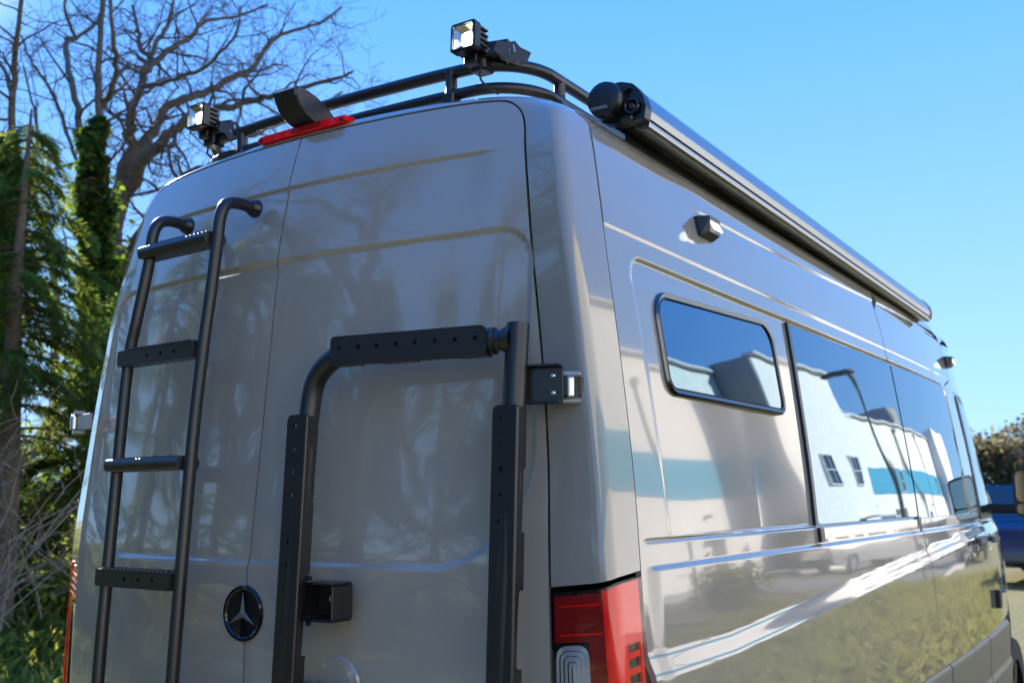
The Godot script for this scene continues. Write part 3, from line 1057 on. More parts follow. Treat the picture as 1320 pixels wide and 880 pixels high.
# ---------------------------------------------------------------- ladder on the left rear door
func make_ladder():
	var L := group_part(van, "ladder", "black tube ladder with four treads bolted to the left rear door")
	var left := spline([Vector3(-0.394, 2.393, 0.012), Vector3(-0.393, 2.393, 0.075), Vector3(-0.393, 2.378, 0.112), Vector3(-0.394, 2.34, 0.130), Vector3(-0.398, 2.26, 0.136), Vector3(-0.425, 2.10, 0.147), Vector3(-0.446, 1.97, 0.154), Vector3(-0.440, 1.69, 0.176), Vector3(-0.428, 1.15, 0.212), Vector3(-0.42, 0.80, 0.218), Vector3(-0.42, 0.74, 0.20), Vector3(-0.42, 0.72, 0.11)], 8)
	var right := spline([Vector3(-0.094, 2.394, 0.028), Vector3(-0.093, 2.394, 0.092), Vector3(-0.092, 2.380, 0.132), Vector3(-0.092, 2.34, 0.150), Vector3(-0.093, 2.27, 0.156), Vector3(-0.101, 2.14, 0.164), Vector3(-0.113, 1.97, 0.175), Vector3(-0.115, 1.69, 0.198), Vector3(-0.117, 1.15, 0.226), Vector3(-0.117, 0.80, 0.235), Vector3(-0.117, 0.74, 0.215), Vector3(-0.117, 0.72, 0.115)], 8)
	part(L, "rail", pipe(left, 0.0165, 16), M.black_powder)
	part(L, "rail", pipe(right, 0.0165, 16), M.black_powder)
	for f in [Vector3(-0.394, 2.393, 0.010), Vector3(-0.094, 2.394, 0.026)]:
		var b := MB.new()
		b.lathe(PackedVector2Array([Vector2(0.0, -0.004), Vector2(0.026, -0.004), Vector2(0.026, 0.002), Vector2(0.020, 0.018), Vector2(0.0165, 0.020)]), xf(f), 20)
		b.lathe(PackedVector2Array([Vector2(0.005, 0.012), Vector2(0.005, 0.017), Vector2(0.0, 0.019)]), xf(f + Vector3(0.017, 0.009, -0.006)), 8)
		part(L, "foot", b.mesh(), M.black_powder)
	var ys := [2.285, 1.985, 1.69, 1.394, 1.105]
	for k in 5:
		var y: float = ys[k]
		var a := Vector3.ZERO
		var c := Vector3.ZERO
		for i in left.size() - 1:
			if left[i].y >= y and left[i + 1].y < y:
				a = left[i].lerp(left[i + 1], (left[i].y - y) / (left[i].y - left[i + 1].y))
		for i in right.size() - 1:
			if right[i].y >= y and right[i + 1].y < y:
				c = right[i].lerp(right[i + 1], (right[i].y - y) / (right[i].y - right[i + 1].y))
		var dir := (c - a).normalized()
		var bs := Basis(dir, Vector3.UP, dir.cross(Vector3.UP))
		var mid := (a + c) * 0.5
		var len := a.distance_to(c)
		if k % 2 == 1:
			# plate tread with three round holes
			var comb := CSGCombiner3D.new()
			comb.name = "tread"
			comb.transform = Transform3D(bs, mid + Vector3(0, 0, 0.004))
			var pl := CSGPolygon3D.new()
			pl.name = "plate"
			pl.polygon = round_rect(-len * 0.5 - 0.018, -0.022, len * 0.5 - 0.010, 0.022, 0.005, 2)
			pl.depth = 0.040
			pl.position.z = 0.020
			comb.add_child(pl)
			for hx in [-0.045, 0.015, 0.075]:
				var cy := CSGCylinder3D.new()
				cy.name = "hole"
				cy.operation = CSGShape3D.OPERATION_SUBTRACTION
				cy.radius = 0.0055
				cy.height = 0.09
				cy.sides = 12
				cy.rotation.x = PI / 2
				cy.position = Vector3(hx, 0.0, 0.0)
				comb.add_child(cy)
			comb.material_override = M.black_powder
			L.add_child(comb, true)
			for hx in [-0.045, 0.015, 0.075]:
				pass
		else:
			var b := MB.new()
			b.prism(round_poly([Vector2(-0.030, -0.018), Vector2(0.030, -0.018), Vector2(0.036, 0.0), Vector2(0.030, 0.015), Vector2(-0.030, 0.015), Vector2(-0.036, 0.0)], [0.008, 0.008, 0.01, 0.006, 0.006, 0.01], 4), Transform3D(Basis(-bs.z, bs.y, bs.x), mid), -len * 0.5 - 0.012, len * 0.5 - 0.010, true)
			part(L, "tread", b.mesh(), M.black_powder)
		var t := MB.new()
		var nt := 16
		for i in nt:
			for zz in [-0.014, 0.004, 0.022]:
				var px: float = lerp(-len * 0.5 + 0.02, len * 0.5 - 0.03, float(i) / (nt - 1))
				t.lathe(PackedVector2Array([Vector2(0.0065, 0.0), Vector2(0.0055, 0.0045), Vector2(0.003, 0.0045), Vector2(0.0, 0.002)]), Transform3D(bs * Basis(Vector3.RIGHT, -PI / 2), mid + bs * Vector3(px, 0.0148 if k % 2 == 0 else 0.0218, zz)), 8)
		part(L, "tread_teeth", t.mesh(), M.black_powder)

# ---------------------------------------------------------------- swing-out carrier on the right rear door
func channel(parent: Node, called: String, a: Vector3, along: Vector3, plate_n: Vector3, length: float, holes: int, flange_sign: float, windows: Array, w := 0.055, plate_w := 0.060):
	# an angle strip: a drilled plate with a flange that has windows cut out of its free edge
	var z := plate_n.normalized()
	var y := along.normalized()
	var x := y.cross(z).normalized()
	z = x.cross(y).normalized()
	var comb := CSGCombiner3D.new()
	comb.name = called
	comb.transform = Transform3D(Basis(x, y, z), a)
	var pl := CSGPolygon3D.new()
	pl.name = "plate"
	pl.polygon = round_poly([Vector2(-plate_w * 0.5, 0.0), Vector2(plate_w * 0.5, 0.0), Vector2(plate_w * 0.5, length), Vector2(-plate_w * 0.5, length)], [0.010, 0.002, 0.002, 0.014], 4)
	pl.depth = 0.006
	pl.position.z = w * 0.5 + 0.006
	comb.add_child(pl)
	var bend := CSGCylinder3D.new()
	bend.name = "bend"
	bend.radius = 0.0059
	bend.height = length - 0.01
	bend.sides = 16
	bend.position = Vector3(flange_sign * (plate_w * 0.5 - 0.001), length * 0.5, w * 0.5 + 0.0001)
	comb.add_child(bend)
	var fl := CSGBox3D.new()
	fl.name = "flange"
	fl.size = Vector3(0.0055, length - 0.006, w * 0.62)
	fl.position = Vector3(flange_sign * plate_w * 0.5, length * 0.5, w * 0.19)
	comb.add_child(fl)
	for wd in windows:
		var cut := CSGPolygon3D.new()
		cut.name = "cutout"
		cut.operation = CSGShape3D.OPERATION_SUBTRACTION
		cut.polygon = round_rect(-0.08, wd[0], w * 0.5 - 0.013, wd[1], 0.012, 4)
		cut.depth = 0.05
		# polygon x runs along the channel's depth
		cut.transform = Transform3D(Basis(Vector3(0, 0, 1), Vector3(0, 1, 0), Vector3(-1, 0, 0)), Vector3(flange_sign * plate_w * 0.5 - 0.025, 0, 0))
		comb.add_child(cut)
	for i in holes:
		var cy := CSGCylinder3D.new()
		cy.name = "hole"
		cy.operation = CSGShape3D.OPERATION_SUBTRACTION
		cy.radius = 0.0056
		cy.height = 0.05
		cy.sides = 12
		cy.rotation.x = PI / 2
		cy.position = Vector3(-0.004 * flange_sign, length * (i + 0.5) / holes, w * 0.5 + 0.003)
		comb.add_child(cy)
	comb.material_override = M.black_powder
	parent.add_child(comb, true)

func make_carrier():
	var C := group_part(van, "carrier_frame", "black tube carrier frame with drilled strips on the right rear door")
	var arm := spline([Vector3(0.745, 1.943, 0.082), Vector3(0.60, 1.943, 0.106), Vector3(0.46, 1.942, 0.128), Vector3(0.365, 1.940, 0.141), Vector3(0.31, 1.920, 0.147), Vector3(0.272, 1.878, 0.152), Vector3(0.258, 1.81, 0.156), Vector3(0.255, 1.70, 0.163), Vector3(0.252, 1.49, 0.176), Vector3(0.240, 1.20, 0.186), Vector3(0.235, 0.90, 0.186), Vector3(0.235, 0.80, 0.18)], 8)
	part(C, "arm_tube", pipe(arm, 0.0255, 20), M.black_powder)
	var post := spline([Vector3(0.800, 1.978, 0.066), Vector3(0.800, 1.80, 0.084), Vector3(0.798, 1.50, 0.104), Vector3(0.790, 1.24, 0.114), Vector3(0.790, 0.80, 0.118)], 6)
	var pb := MB.new()
	pb.tube(post, same(0.0262, post.size()), 22)
	part(C, "post_tube", pb.mesh(), M.black_powder)
	# collar between the bar and the post
	var cb := MB.new()
	var dx := (Vector3(0.745, 1.943, 0.082) - Vector3(0.60, 1.943, 0.106)).normalized()
	var zb := Basis(dx.cross(Vector3.UP).normalized(), Vector3.UP, dx)
	cb.lathe(PackedVector2Array([Vector2(0.0, -0.03), Vector2(0.029, -0.03), Vector2(0.031, -0.02), Vector2(0.031, -0.008), Vector2(0.024, -0.004), Vector2(0.024, 0.012), Vector2(0.030, 0.016), Vector2(0.030, 0.034)]), Transform3D(zb, Vector3(0.757, 1.943, 0.080)), 20)
	part(C, "collar", cb.mesh(), M.black_powder)
	# drilled strips
	var n := Vector3(0.0, 0.05, 1.0)
	channel(C, "drilled_strip", Vector3(0.786, 0.86, 0.117), Vector3(0.80, 1.796, 0.085) - Vector3(0.790, 0.86, 0.118), n, 0.935, 17, 1.0, [[0.105, 0.27], [0.385, 0.545], [0.665, 0.80]])
	channel(C, "drilled_strip", Vector3(0.232, 0.82, 0.188), Vector3(0.256, 1.797, 0.157) - Vector3(0.236, 0.82, 0.186), n, 0.975, 18, 1.0, [[0.13, 0.30], [0.42, 0.605], [0.77, 0.905]])
	var bar_n := Vector3(0.16, 0.0, 1.0)
	channel(C, "drilled_strip", Vector3(0.338, 1.943, 0.146), Vector3(0.745, 1.943, 0.082) - Vector3(0.338, 1.943, 0.146), bar_n, 0.408, 8, 1.0, [[0.07, 0.13], [0.22, 0.33]], 0.056, 0.066)
	# latch box on the door
	var lb := group_part(van, "latch_box")
	var b := MB.new()
	var w := 0.098
	var h := 0.082
	var o := Vector3(0.316, 1.362, 0.158)
	b.box(xf(o + Vector3(0, h * 0.5, -0.01)), Vector3(w, 0.006, 0.07), 0.002)
	b.box(xf(o - Vector3(0, h * 0.5, 0.01)), Vector3(w, 0.006, 0.07), 0.002)
	b.box(xf(o + Vector3(w * 0.5, 0, -0.01)), Vector3(0.006, h - 0.007, 0.07), 0.002)
	b.box(xf(o - Vector3(w * 0.5, 0, 0.01)), Vector3(0.006, h - 0.007, 0.07), 0.002)
	b.box(xf(o + Vector3(0, 0, -0.035)), Vector3(w - 0.007, h - 0.007, 0.006), 0.001)
	part(lb, "case", b.mesh(), M.black_plastic)
	var mk := MB.new()
	mk.box(xf(o + Vector3(-0.006, 0.004, -0.030)), Vector3(0.002, 0.011, 0.003), 0.0004)
	mk.box(xf(o + Vector3(-0.002, -0.002, -0.030)), Vector3(0.006, 0.002, 0.003), 0.0004)
	mk.box(xf(o + Vector3(0.007, 0.001, -0.030), Vector3(0, 0, 0.3)), Vector3(0.006, 0.002, 0.003), 0.0004)
	part(lb, "mark", mk.mesh(), M.steel)
	for sy in [-1.0, 1.0]:
		var bolt := MB.new()
		bolt.lathe(PackedVector2Array([Vector2(0.006, -0.004), Vector2(0.006, 0.004), Vector2(0.004, 0.006), Vector2(0.0, 0.006)]), xf(o + Vector3(-0.045, sy * 0.052, 0.0)), 6)
		part(lb, "bolt", bolt.mesh(), M.black_plastic)
	# bracket from the post to the door hinge
	var hb := group_part(van, "hinge_bracket")
	var q := MB.new()
	q.box(xf(Vector3(0.846, 1.843, 0.036), Vector3(0, 0.28, 0)), Vector3(0.090, 0.074, 0.008), 0.001)
	q.box(xf(Vector3(0.846, 1.883, 0.047), Vector3(0, 0.28, 0)), Vector3(0.093, 0.006, 0.034), 0.002)
	q.box(xf(Vector3(0.846, 1.803, 0.047), Vector3(0, 0.28, 0)), Vector3(0.093, 0.006, 0.034), 0.002)
	q.box(xf(Vector3(0.885, 1.838, 0.022), Vector3(0, 0.28, 0)), Vector3(0.03, 0.044, 0.010), 0.002)
	part(hb, "plate", q.mesh(), M.black_powder)
	for sy in [-1.0, 1.0]:
		var bolt := MB.new()
		bolt.lathe(PackedVector2Array([Vector2(0.006, -0.004), Vector2(0.006, 0.003), Vector2(0.004, 0.005), Vector2(0.0, 0.0055)]), Transform3D(Basis(Vector3.UP, 0.28), Vector3(0.868, 1.842 + sy * 0.019, 0.032)), 12)
		part(hb, "bolt", bolt.mesh(), M.steel)

func hinge(side: float):
	var H := group_part(van, "door_hinge")
	var x := 0.896 * side
	var z := -0.004
	var b := MB.new()
	var prof := PackedVector2Array([Vector2(0.0, -0.026), Vector2(0.0115, -0.022), Vector2(0.0125, -0.019), Vector2(0.0125, 0.019), Vector2(0.0115, 0.022), Vector2(0.0, 0.026)])
	b.lathe(prof, Transform3D(Basis(Vector3.RIGHT, -PI / 2), Vector3(x, 1.836, z + 0.012)), 18)
	part(H, "barrel", b.mesh(), M.steel)
	var c := MB.new()
	c.box(xf(Vector3(x - 0.006 * side, 1.866, z), Vector3(0, 0.5 * side, 0)), Vector3(0.050, 0.013, 0.034), 0.004)
	c.box(xf(Vector3(x - 0.006 * side, 1.806, z), Vector3(0, 0.5 * side, 0)), Vector3(0.050, 0.013, 0.034), 0.004)
	part(H, "knuckle", c.mesh(), M.hinge_metal)
	part(H, "pillar_leaf", box_mesh(xf(Vector3(x + 0.020 * side, 1.836, z - 0.008), Vector3(0, 0.7 * side, 0)), Vector3(0.018, 0.044, 0.016), 0.003), M.black_plastic)
	if side < 0:
		part(H, "door_leaf", box_mesh(xf(Vector3(x + 0.06, 1.836, z + 0.016), Vector3(0, -0.25, 0)), Vector3(0.10, 0.05, 0.012), 0.003), M.hinge_metal)

# ---------------------------------------------------------------- roof rack
func make_rack():
	var R := group_part(van, "roof_rack", "black tube rail round the edge of the roof")
	for y in [2.741, 2.676]:
		var r := 0.0175 if y > 2.72 else 0.0155
		var x := 0.64 if y > 2.72 else 0.645
		var pts := []
		for s in [1.0, -1.0]:
			var seq := [Vector3(x * s, y, -3.9), Vector3(x * s, y, -3.0), Vector3(x * s, y, -2.0), Vector3(x * s, y, -1.0), Vector3(x * s, y, -0.55)]
			for k in 9:
				var a := 0.5 * PI * k / 8.0
				seq.append(Vector3((x - 0.17 + 0.17 * cos(a)) * s, y + 0.004 * sin(a), -0.37 + 0.17 * sin(a)))
			if s < 0:
				seq.reverse()
			else:
				seq.append(Vector3(0.3, y + 0.006, -0.192))
				seq.append(Vector3(0.0, y + 0.008, -0.188))
				seq.append(Vector3(-0.3, y + 0.006, -0.192))
			pts.append_array(seq)
		part(R, "top_rail" if y > 2.72 else "base_rail", pipe(spline(pts, 3), r, 16), M.black_powder)
	for p in [Vector3(0.42, 0, -0.194), Vector3(-0.40, 0, -0.194), Vector3(0.64, 0, -0.40), Vector3(-0.64, 0, -0.40), Vector3(0.64, 0, -1.3), Vector3(-0.64, 0, -1.3), Vector3(0.64, 0, -2.2), Vector3(-0.64, 0, -2.2), Vector3(0.64, 0, -3.1), Vector3(-0.64, 0, -3.1), Vector3(0.64, 0, -3.85), Vector3(-0.64, 0, -3.85)]:
		var b := MB.new()
		b.lathe(PackedVector2Array([Vector2(0.019, -0.02), Vector2(0.0165, 0.0), Vector2(0.0165, 0.04), Vector2(0.019, 0.052)]), Transform3D(Basis(Vector3.RIGHT, -PI / 2), p + Vector3(0, 2.695, 0)), 14)
		b.box(xf(p + Vector3(0, 2.658, 0)), Vector3(0.04, 0.05, 0.04), 0.004)
		part(R, "post", b.mesh(), M.black_powder)
	for z in [-0.9, -1.7, -2.5, -3.3]:
		part(R, "cross_bar", box_mesh(xf(Vector3(0, 2.735, z)), Vector3(1.26, 0.03, 0.05), 0.008), M.black_powder)

# ---------------------------------------------------------------- two cube work lights on the rack
func make_pods():
	for s in [1.0, -1.0]:
		var P := group_part(van, "work_light", "lit black cube work light clamped to the rear rack rail, " + ("right one" if s > 0 else "left one"))
		var c := Vector3(0.520, 2.792, -0.145) if s > 0 else Vector3(-0.538, 2.802, -0.155)
		var X := Transform3D(Basis(Vector3.UP, 0.0) * Basis(Vector3.RIGHT, -0.04), c)
		var b := MB.new()
		# bezel and tapering body
		var fr := round_rect(-0.040, -0.040, 0.040, 0.040, 0.009, 4)
		var open := round_rect(-0.033, -0.033, 0.033, 0.033, 0.005, 4)
		for i in fr.size():
			var j := (i + 1) % fr.size()
			b.quad(X * Vector3(fr[i].x, fr[i].y, 0.036), X * Vector3(fr[j].x, fr[j].y, 0.036), X * Vector3(open[j].x, open[j].y, 0.038), X * Vector3(open[i].x, open[i].y, 0.038), X.basis.z)
			b.quad(X * Vector3(open[i].x, open[i].y, 0.038), X * Vector3(open[j].x, open[j].y, 0.038), X * Vector3(open[j].x, open[j].y, 0.030), X * Vector3(open[i].x, open[i].y, 0.030), -(X.basis * Vector3(open[i].x, open[i].y, 0)))
			b.quad(X * Vector3(fr[i].x, fr[i].y, 0.036), X * Vector3(fr[j].x, fr[j].y, 0.036), X * Vector3(fr[j].x, fr[j].y, 0.012), X * Vector3(fr[i].x, fr[i].y, 0.012), X.basis * Vector3(fr[i].x, fr[i].y, 0))
		b.box(X * xf(Vector3(0, 0, -0.014)), Vector3(0.060, 0.060, 0.052), 0.006)
		b.box(X * xf(Vector3(0, 0, 0.014)), Vector3(0.066, 0.066, 0.006), 0.001)
		part(P, "housing", b.mesh(), M.black_plastic)
		for k in 5:
			part(P, "cooling_fin", box_mesh(X * xf(Vector3(0, -0.030 + 0.015 * k, -0.008)), Vector3(0.078, 0.0055, 0.046 - 0.004 * abs(k - 2)), 0.0015), M.grey_plastic if k != 0 else M.black_plastic)
		# four-sided reflector bowl
		var rf := MB.new()
		var q := [Vector2(-0.032, -0.032), Vector2(0.032, -0.032), Vector2(0.032, 0.032), Vector2(-0.032, 0.032)]
		for i in 4:
			var j := (i + 1) % 4
			rf.quad(X * Vector3(q[i].x, q[i].y, 0.034), X * Vector3(q[j].x, q[j].y, 0.034), X * Vector3(q[j].x * 0.42, q[j].y * 0.42, 0.018), X * Vector3(q[i].x * 0.42, q[i].y * 0.42, 0.018), X.basis.z)
		part(P, "reflector", rf.mesh(), M.reflector)
		part(P, "led_bulb", box_mesh(X * xf(Vector3(0.003, -0.003, 0.0215)), Vector3(0.028, 0.030, 0.008), 0.002), M.led_glow)
		var gl := MB.new()
		gl.quad(X * Vector3(-0.033, -0.033, 0.0365), X * Vector3(0.033, -0.033, 0.0365), X * Vector3(0.033, 0.033, 0.0365), X * Vector3(-0.033, 0.033, 0.0365), X.basis.z)
		part(P, "lens", gl.mesh(), M.lens_clear)
		# side bolt, stand and clamp
		var bo := MB.new()
		bo.lathe(PackedVector2Array([Vector2(0.007, -0.002), Vector2(0.007, 0.004), Vector2(0.004, 0.005), Vector2(0.0, 0.005)]), X * Transform3D(Basis(Vector3.UP, PI / 2), Vector3(0.040, -0.027, -0.022)), 8)
		part(P, "bolt", bo.mesh(), M.steel)
		var st := MB.new()
		st.box(X * xf(Vector3(0, -0.050, -0.012)), Vector3(0.042, 0.026, 0.030), 0.003)
		st.box(xf(Vector3(c.x, 2.747, -0.198)), Vector3(0.052, 0.052, 0.052), 0.006)
		var cx: float = c.x + 0.055
		st.box(xf(Vector3(cx, 2.772, -0.196), Vector3(0, 0.25, 0)), Vector3(0.07, 0.040, 0.045), 0.004)
		part(P, "clamp", st.mesh(), M.black_plastic)
		# clamp plate with a diamond
		var pl := Transform3D(Basis(Vector3.UP, 0.55) * Basis(Vector3.BACK, -0.32), Vector3(cx + 0.035, 2.752, -0.205))
		var cp := MB.new()
		cp.prism(PackedVector2Array([Vector2(-0.045, -0.013), Vector2(-0.020, -0.017), Vector2(0.0, -0.032), Vector2(0.020, -0.017), Vector2(0.048, -0.015), Vector2(0.050, 0.012), Vector2(0.020, 0.017), Vector2(0.0, 0.030), Vector2(-0.020, 0.019), Vector2(-0.045, 0.017)]), pl, 0.018, 0.028)
		cp.box(pl, Vector3(0.06, 0.03, 0.036), 0.004)
		part(P, "clamp_plate", cp.mesh(), M.clamp_grey)
		var dm := MB.new()
		var o4 := [Vector2(0, -0.021), Vector2(0.013, 0), Vector2(0, 0.021), Vector2(-0.013, 0)]
		for i in 4:
			var j := (i + 1) % 4
			var A: Vector2 = o4[i]
			var B: Vector2 = o4[j]
			dm.quad(pl * Vector3(A.x, A.y, 0.0285), pl * Vector3(B.x, B.y, 0.0285), pl * Vector3(B.x * 0.72, B.y * 0.72, 0.0315), pl * Vector3(A.x * 0.72, A.y * 0.72, 0.0315), pl.basis.z)
			dm.quad(pl * Vector3(A.x * 0.72, A.y * 0.72, 0.0315), pl * Vector3(B.x * 0.72, B.y * 0.72, 0.0315), pl * Vector3(B.x * 0.5, B.y * 0.5, 0.0285), pl * Vector3(A.x * 0.5, A.y * 0.5, 0.0285), pl.basis.z)
		part(P, "diamond_mark", dm.mesh(), M.steel)
		var cb := spline([c + Vector3(0.020, -0.045, -0.02), c + Vector3(0.022, -0.075, -0.015), Vector3(c.x + 0.022, 2.70, -0.155), Vector3(c.x + 0.035, 2.672, -0.150), Vector3(c.x + 0.05, 2.652, -0.20)], 5)
		part(P, "cable", pipe(cb, 0.0028, 8), M.rubber)
		var lt := SpotLight3D.new()
		lt.name = "work_light_beam"
		lt.light_color = Color(1.0, 0.97, 0.88)
		lt.light_energy = 0.35
		lt.light_size = 0.02
		lt.spot_angle = 50.0
		lt.spot_range = 30.0
		lt.spot_attenuation = 2.0
		lt.shadow_enabled = true
		lt.position = X * Vector3(0.0, 0.0, 0.045)
		lt.rotation.y = PI
		P.add_child(lt, true)

# ---------------------------------------------------------------- awning along the right roof edge
func make_awning():
	var A := group_part(van, "awning", "rolled awning in a grey aluminium case along the roof edge")
	var X := Transform3D(Basis(Vector3.RIGHT, -0.0160) * Basis.from_scale(Vector3(0.73, 0.73, 1.0)), Vector3(0.887 - 0.73 * 0.965, 2.600 - 0.73 * 2.546, -0.045))
	var top := round_poly([Vector2(0.966, 2.546), Vector2(0.974, 2.575), Vector2(0.962, 2.625), Vector2(0.925, 2.672), Vector2(0.872, 2.690), Vector2(0.82, 2.682), Vector2(0.795, 2.655), Vector2(0.795, 2.60), Vector2(0.93, 2.556)], [0.004, 0.03, 0.05, 0.05, 0.05, 0.03, 0.02, 0.01, 0.004], 5)
	var b := MB.new()
	b.prism(top, X, -3.80, -0.375, true)
	part(A, "case", b.mesh(), M.awning_shell)
	var lead := round_poly([Vector2(0.965, 2.541), Vector2(0.963, 2.520), Vector2(0.952, 2.511), Vector2(0.905, 2.521), Vector2(0.905, 2.545), Vector2(0.945, 2.547)], [0.003, 0.006, 0.006, 0.005, 0.003, 0.003], 3)
	var l := MB.new()
	l.prism(lead, X, -3.80, -0.378, true)
	part(A, "lead_bar", l.mesh(), M.awning_shell)
	# hollow underside and mounting rail
	var d := MB.new()
	d.prism(PackedVector2Array([Vector2(0.90, 2.527), Vector2(0.90, 2.56), Vector2(0.83, 2.60), Vector2(0.83, 2.555), Vector2(0.86, 2.532)]), X, -3.78, -0.38)
	d.prism(PackedVector2Array([Vector2(0.835, 2.485), Vector2(0.852, 2.485), Vector2(0.852, 2.555), Vector2(0.835, 2.575)]), X, -3.74, -0.42)
	part(A, "case_floor", d.mesh(), M.black_plastic)
	for k in 4:
		var r := MB.new()
		r.prism(PackedVector2Array([Vector2(0.826 + 0.013 * k, 2.560 - 0.006 * k), Vector2(0.833 + 0.013 * k, 2.557 - 0.006 * k), Vector2(0.833 + 0.013 * k, 2.545 - 0.006 * k), Vector2(0.826 + 0.013 * k, 2.548 - 0.006 * k)]), X, -0.98, -0.62)
		part(A, "bracket_rib", r.mesh(), M.bronze_rail)
	for z in [-0.40, -1.0, -1.9, -2.8, -3.65]:
		var br := MB.new()
		var dz: float = 0.20 if z > -0.5 else 0.06
		br.prism(PackedVector2Array([Vector2(0.795, 2.56), Vector2(0.795, 2.60), Vector2(0.86, 2.565), Vector2(0.86, 2.535), Vector2(0.83, 2.535)]), X, z - dz, z + 0.02)
		part(A, "bracket", br.mesh(), M.black_plastic)
	# black end cap: drum, rear block with the winding ring
	for e in [1.0, -1.0]:
		var z0 := -0.375 if e > 0 else -3.83
		var cap := round_poly([Vector2(0.969, 2.533), Vector2(0.977, 2.578), Vector2(0.964, 2.628), Vector2(0.926, 2.677), Vector2(0.872, 2.695), Vector2(0.81, 2.690), Vector2(0.775, 2.655), Vector2(0.772, 2.590), Vector2(0.80, 2.548), Vector2(0.87, 2.530)], [0.008, 0.03, 0.05, 0.05, 0.05, 0.04, 0.035, 0.03, 0.02, 0.01], 5)
		var c := MB.new()
		c.prism(cap, X, z0, z0 + 0.035, true)
		part(A, "end_cap", c.mesh(), M.black_plastic)
		if e > 0:
			var dr := MB.new()
			dr.lathe(PackedVector2Array([Vector2(0.070, -0.005), Vector2(0.070, 0.030), Vector2(0.064, 0.045), Vector2(0.045, 0.054), Vector2(0.0, 0.057)]), X * xf(Vector3(0.832, 2.618, -0.342)), 32)
			part(A, "roller_cover", dr.mesh(), M.black_plastic)
			var rg := MB.new()
			var ring := []
			for i in 25:
				var a := TAU * i / 24.0
				ring.append(X * Vector3(0.925 + 0.026 * cos(a), 2.585 + 0.026 * sin(a), -0.330))
			rg.tube(v3s(ring), same(0.0052, 25), 8, false)
			part(A, "winding_ring", rg.mesh(), M.black_gloss)
			var hub := MB.new()
			hub.lathe(PackedVector2Array([Vector2(0.016, -0.02), Vector2(0.016, 0.004), Vector2(0.010, 0.010), Vector2(0.0, 0.010)]), X * xf(Vector3(0.925, 2.585, -0.337)), 14)
			hub.box(X * xf(Vector3(0.905, 2.650, -0.333), Vector3(0, 0, 0.5)), Vector3(0.03, 0.008, 0.012), 0.002)
			hub.box(X * xf(Vector3(0.905, 2.540, -0.335)), Vector3(0.05, 0.02, 0.02), 0.004)
			part(A, "gear_hub", hub.mesh(), M.black_plastic)
			var tm := TextMesh.new()
			var sf := SystemFont.new()
			sf.font_names = PackedStringArray(["Droid Sans"])
			sf.font_weight = 700
			tm.font = sf
			tm.text = "FIAMMA"
			tm.font_size = 32
			tm.pixel_size = 0.00052
			tm.depth = 0.0016
			var te := part(A, "lettering", tm, M.print_grey)
			te.transform = X * Transform3D(Basis(Vector3.UP, 0.0), Vector3(0.826, 2.578, -0.2845))

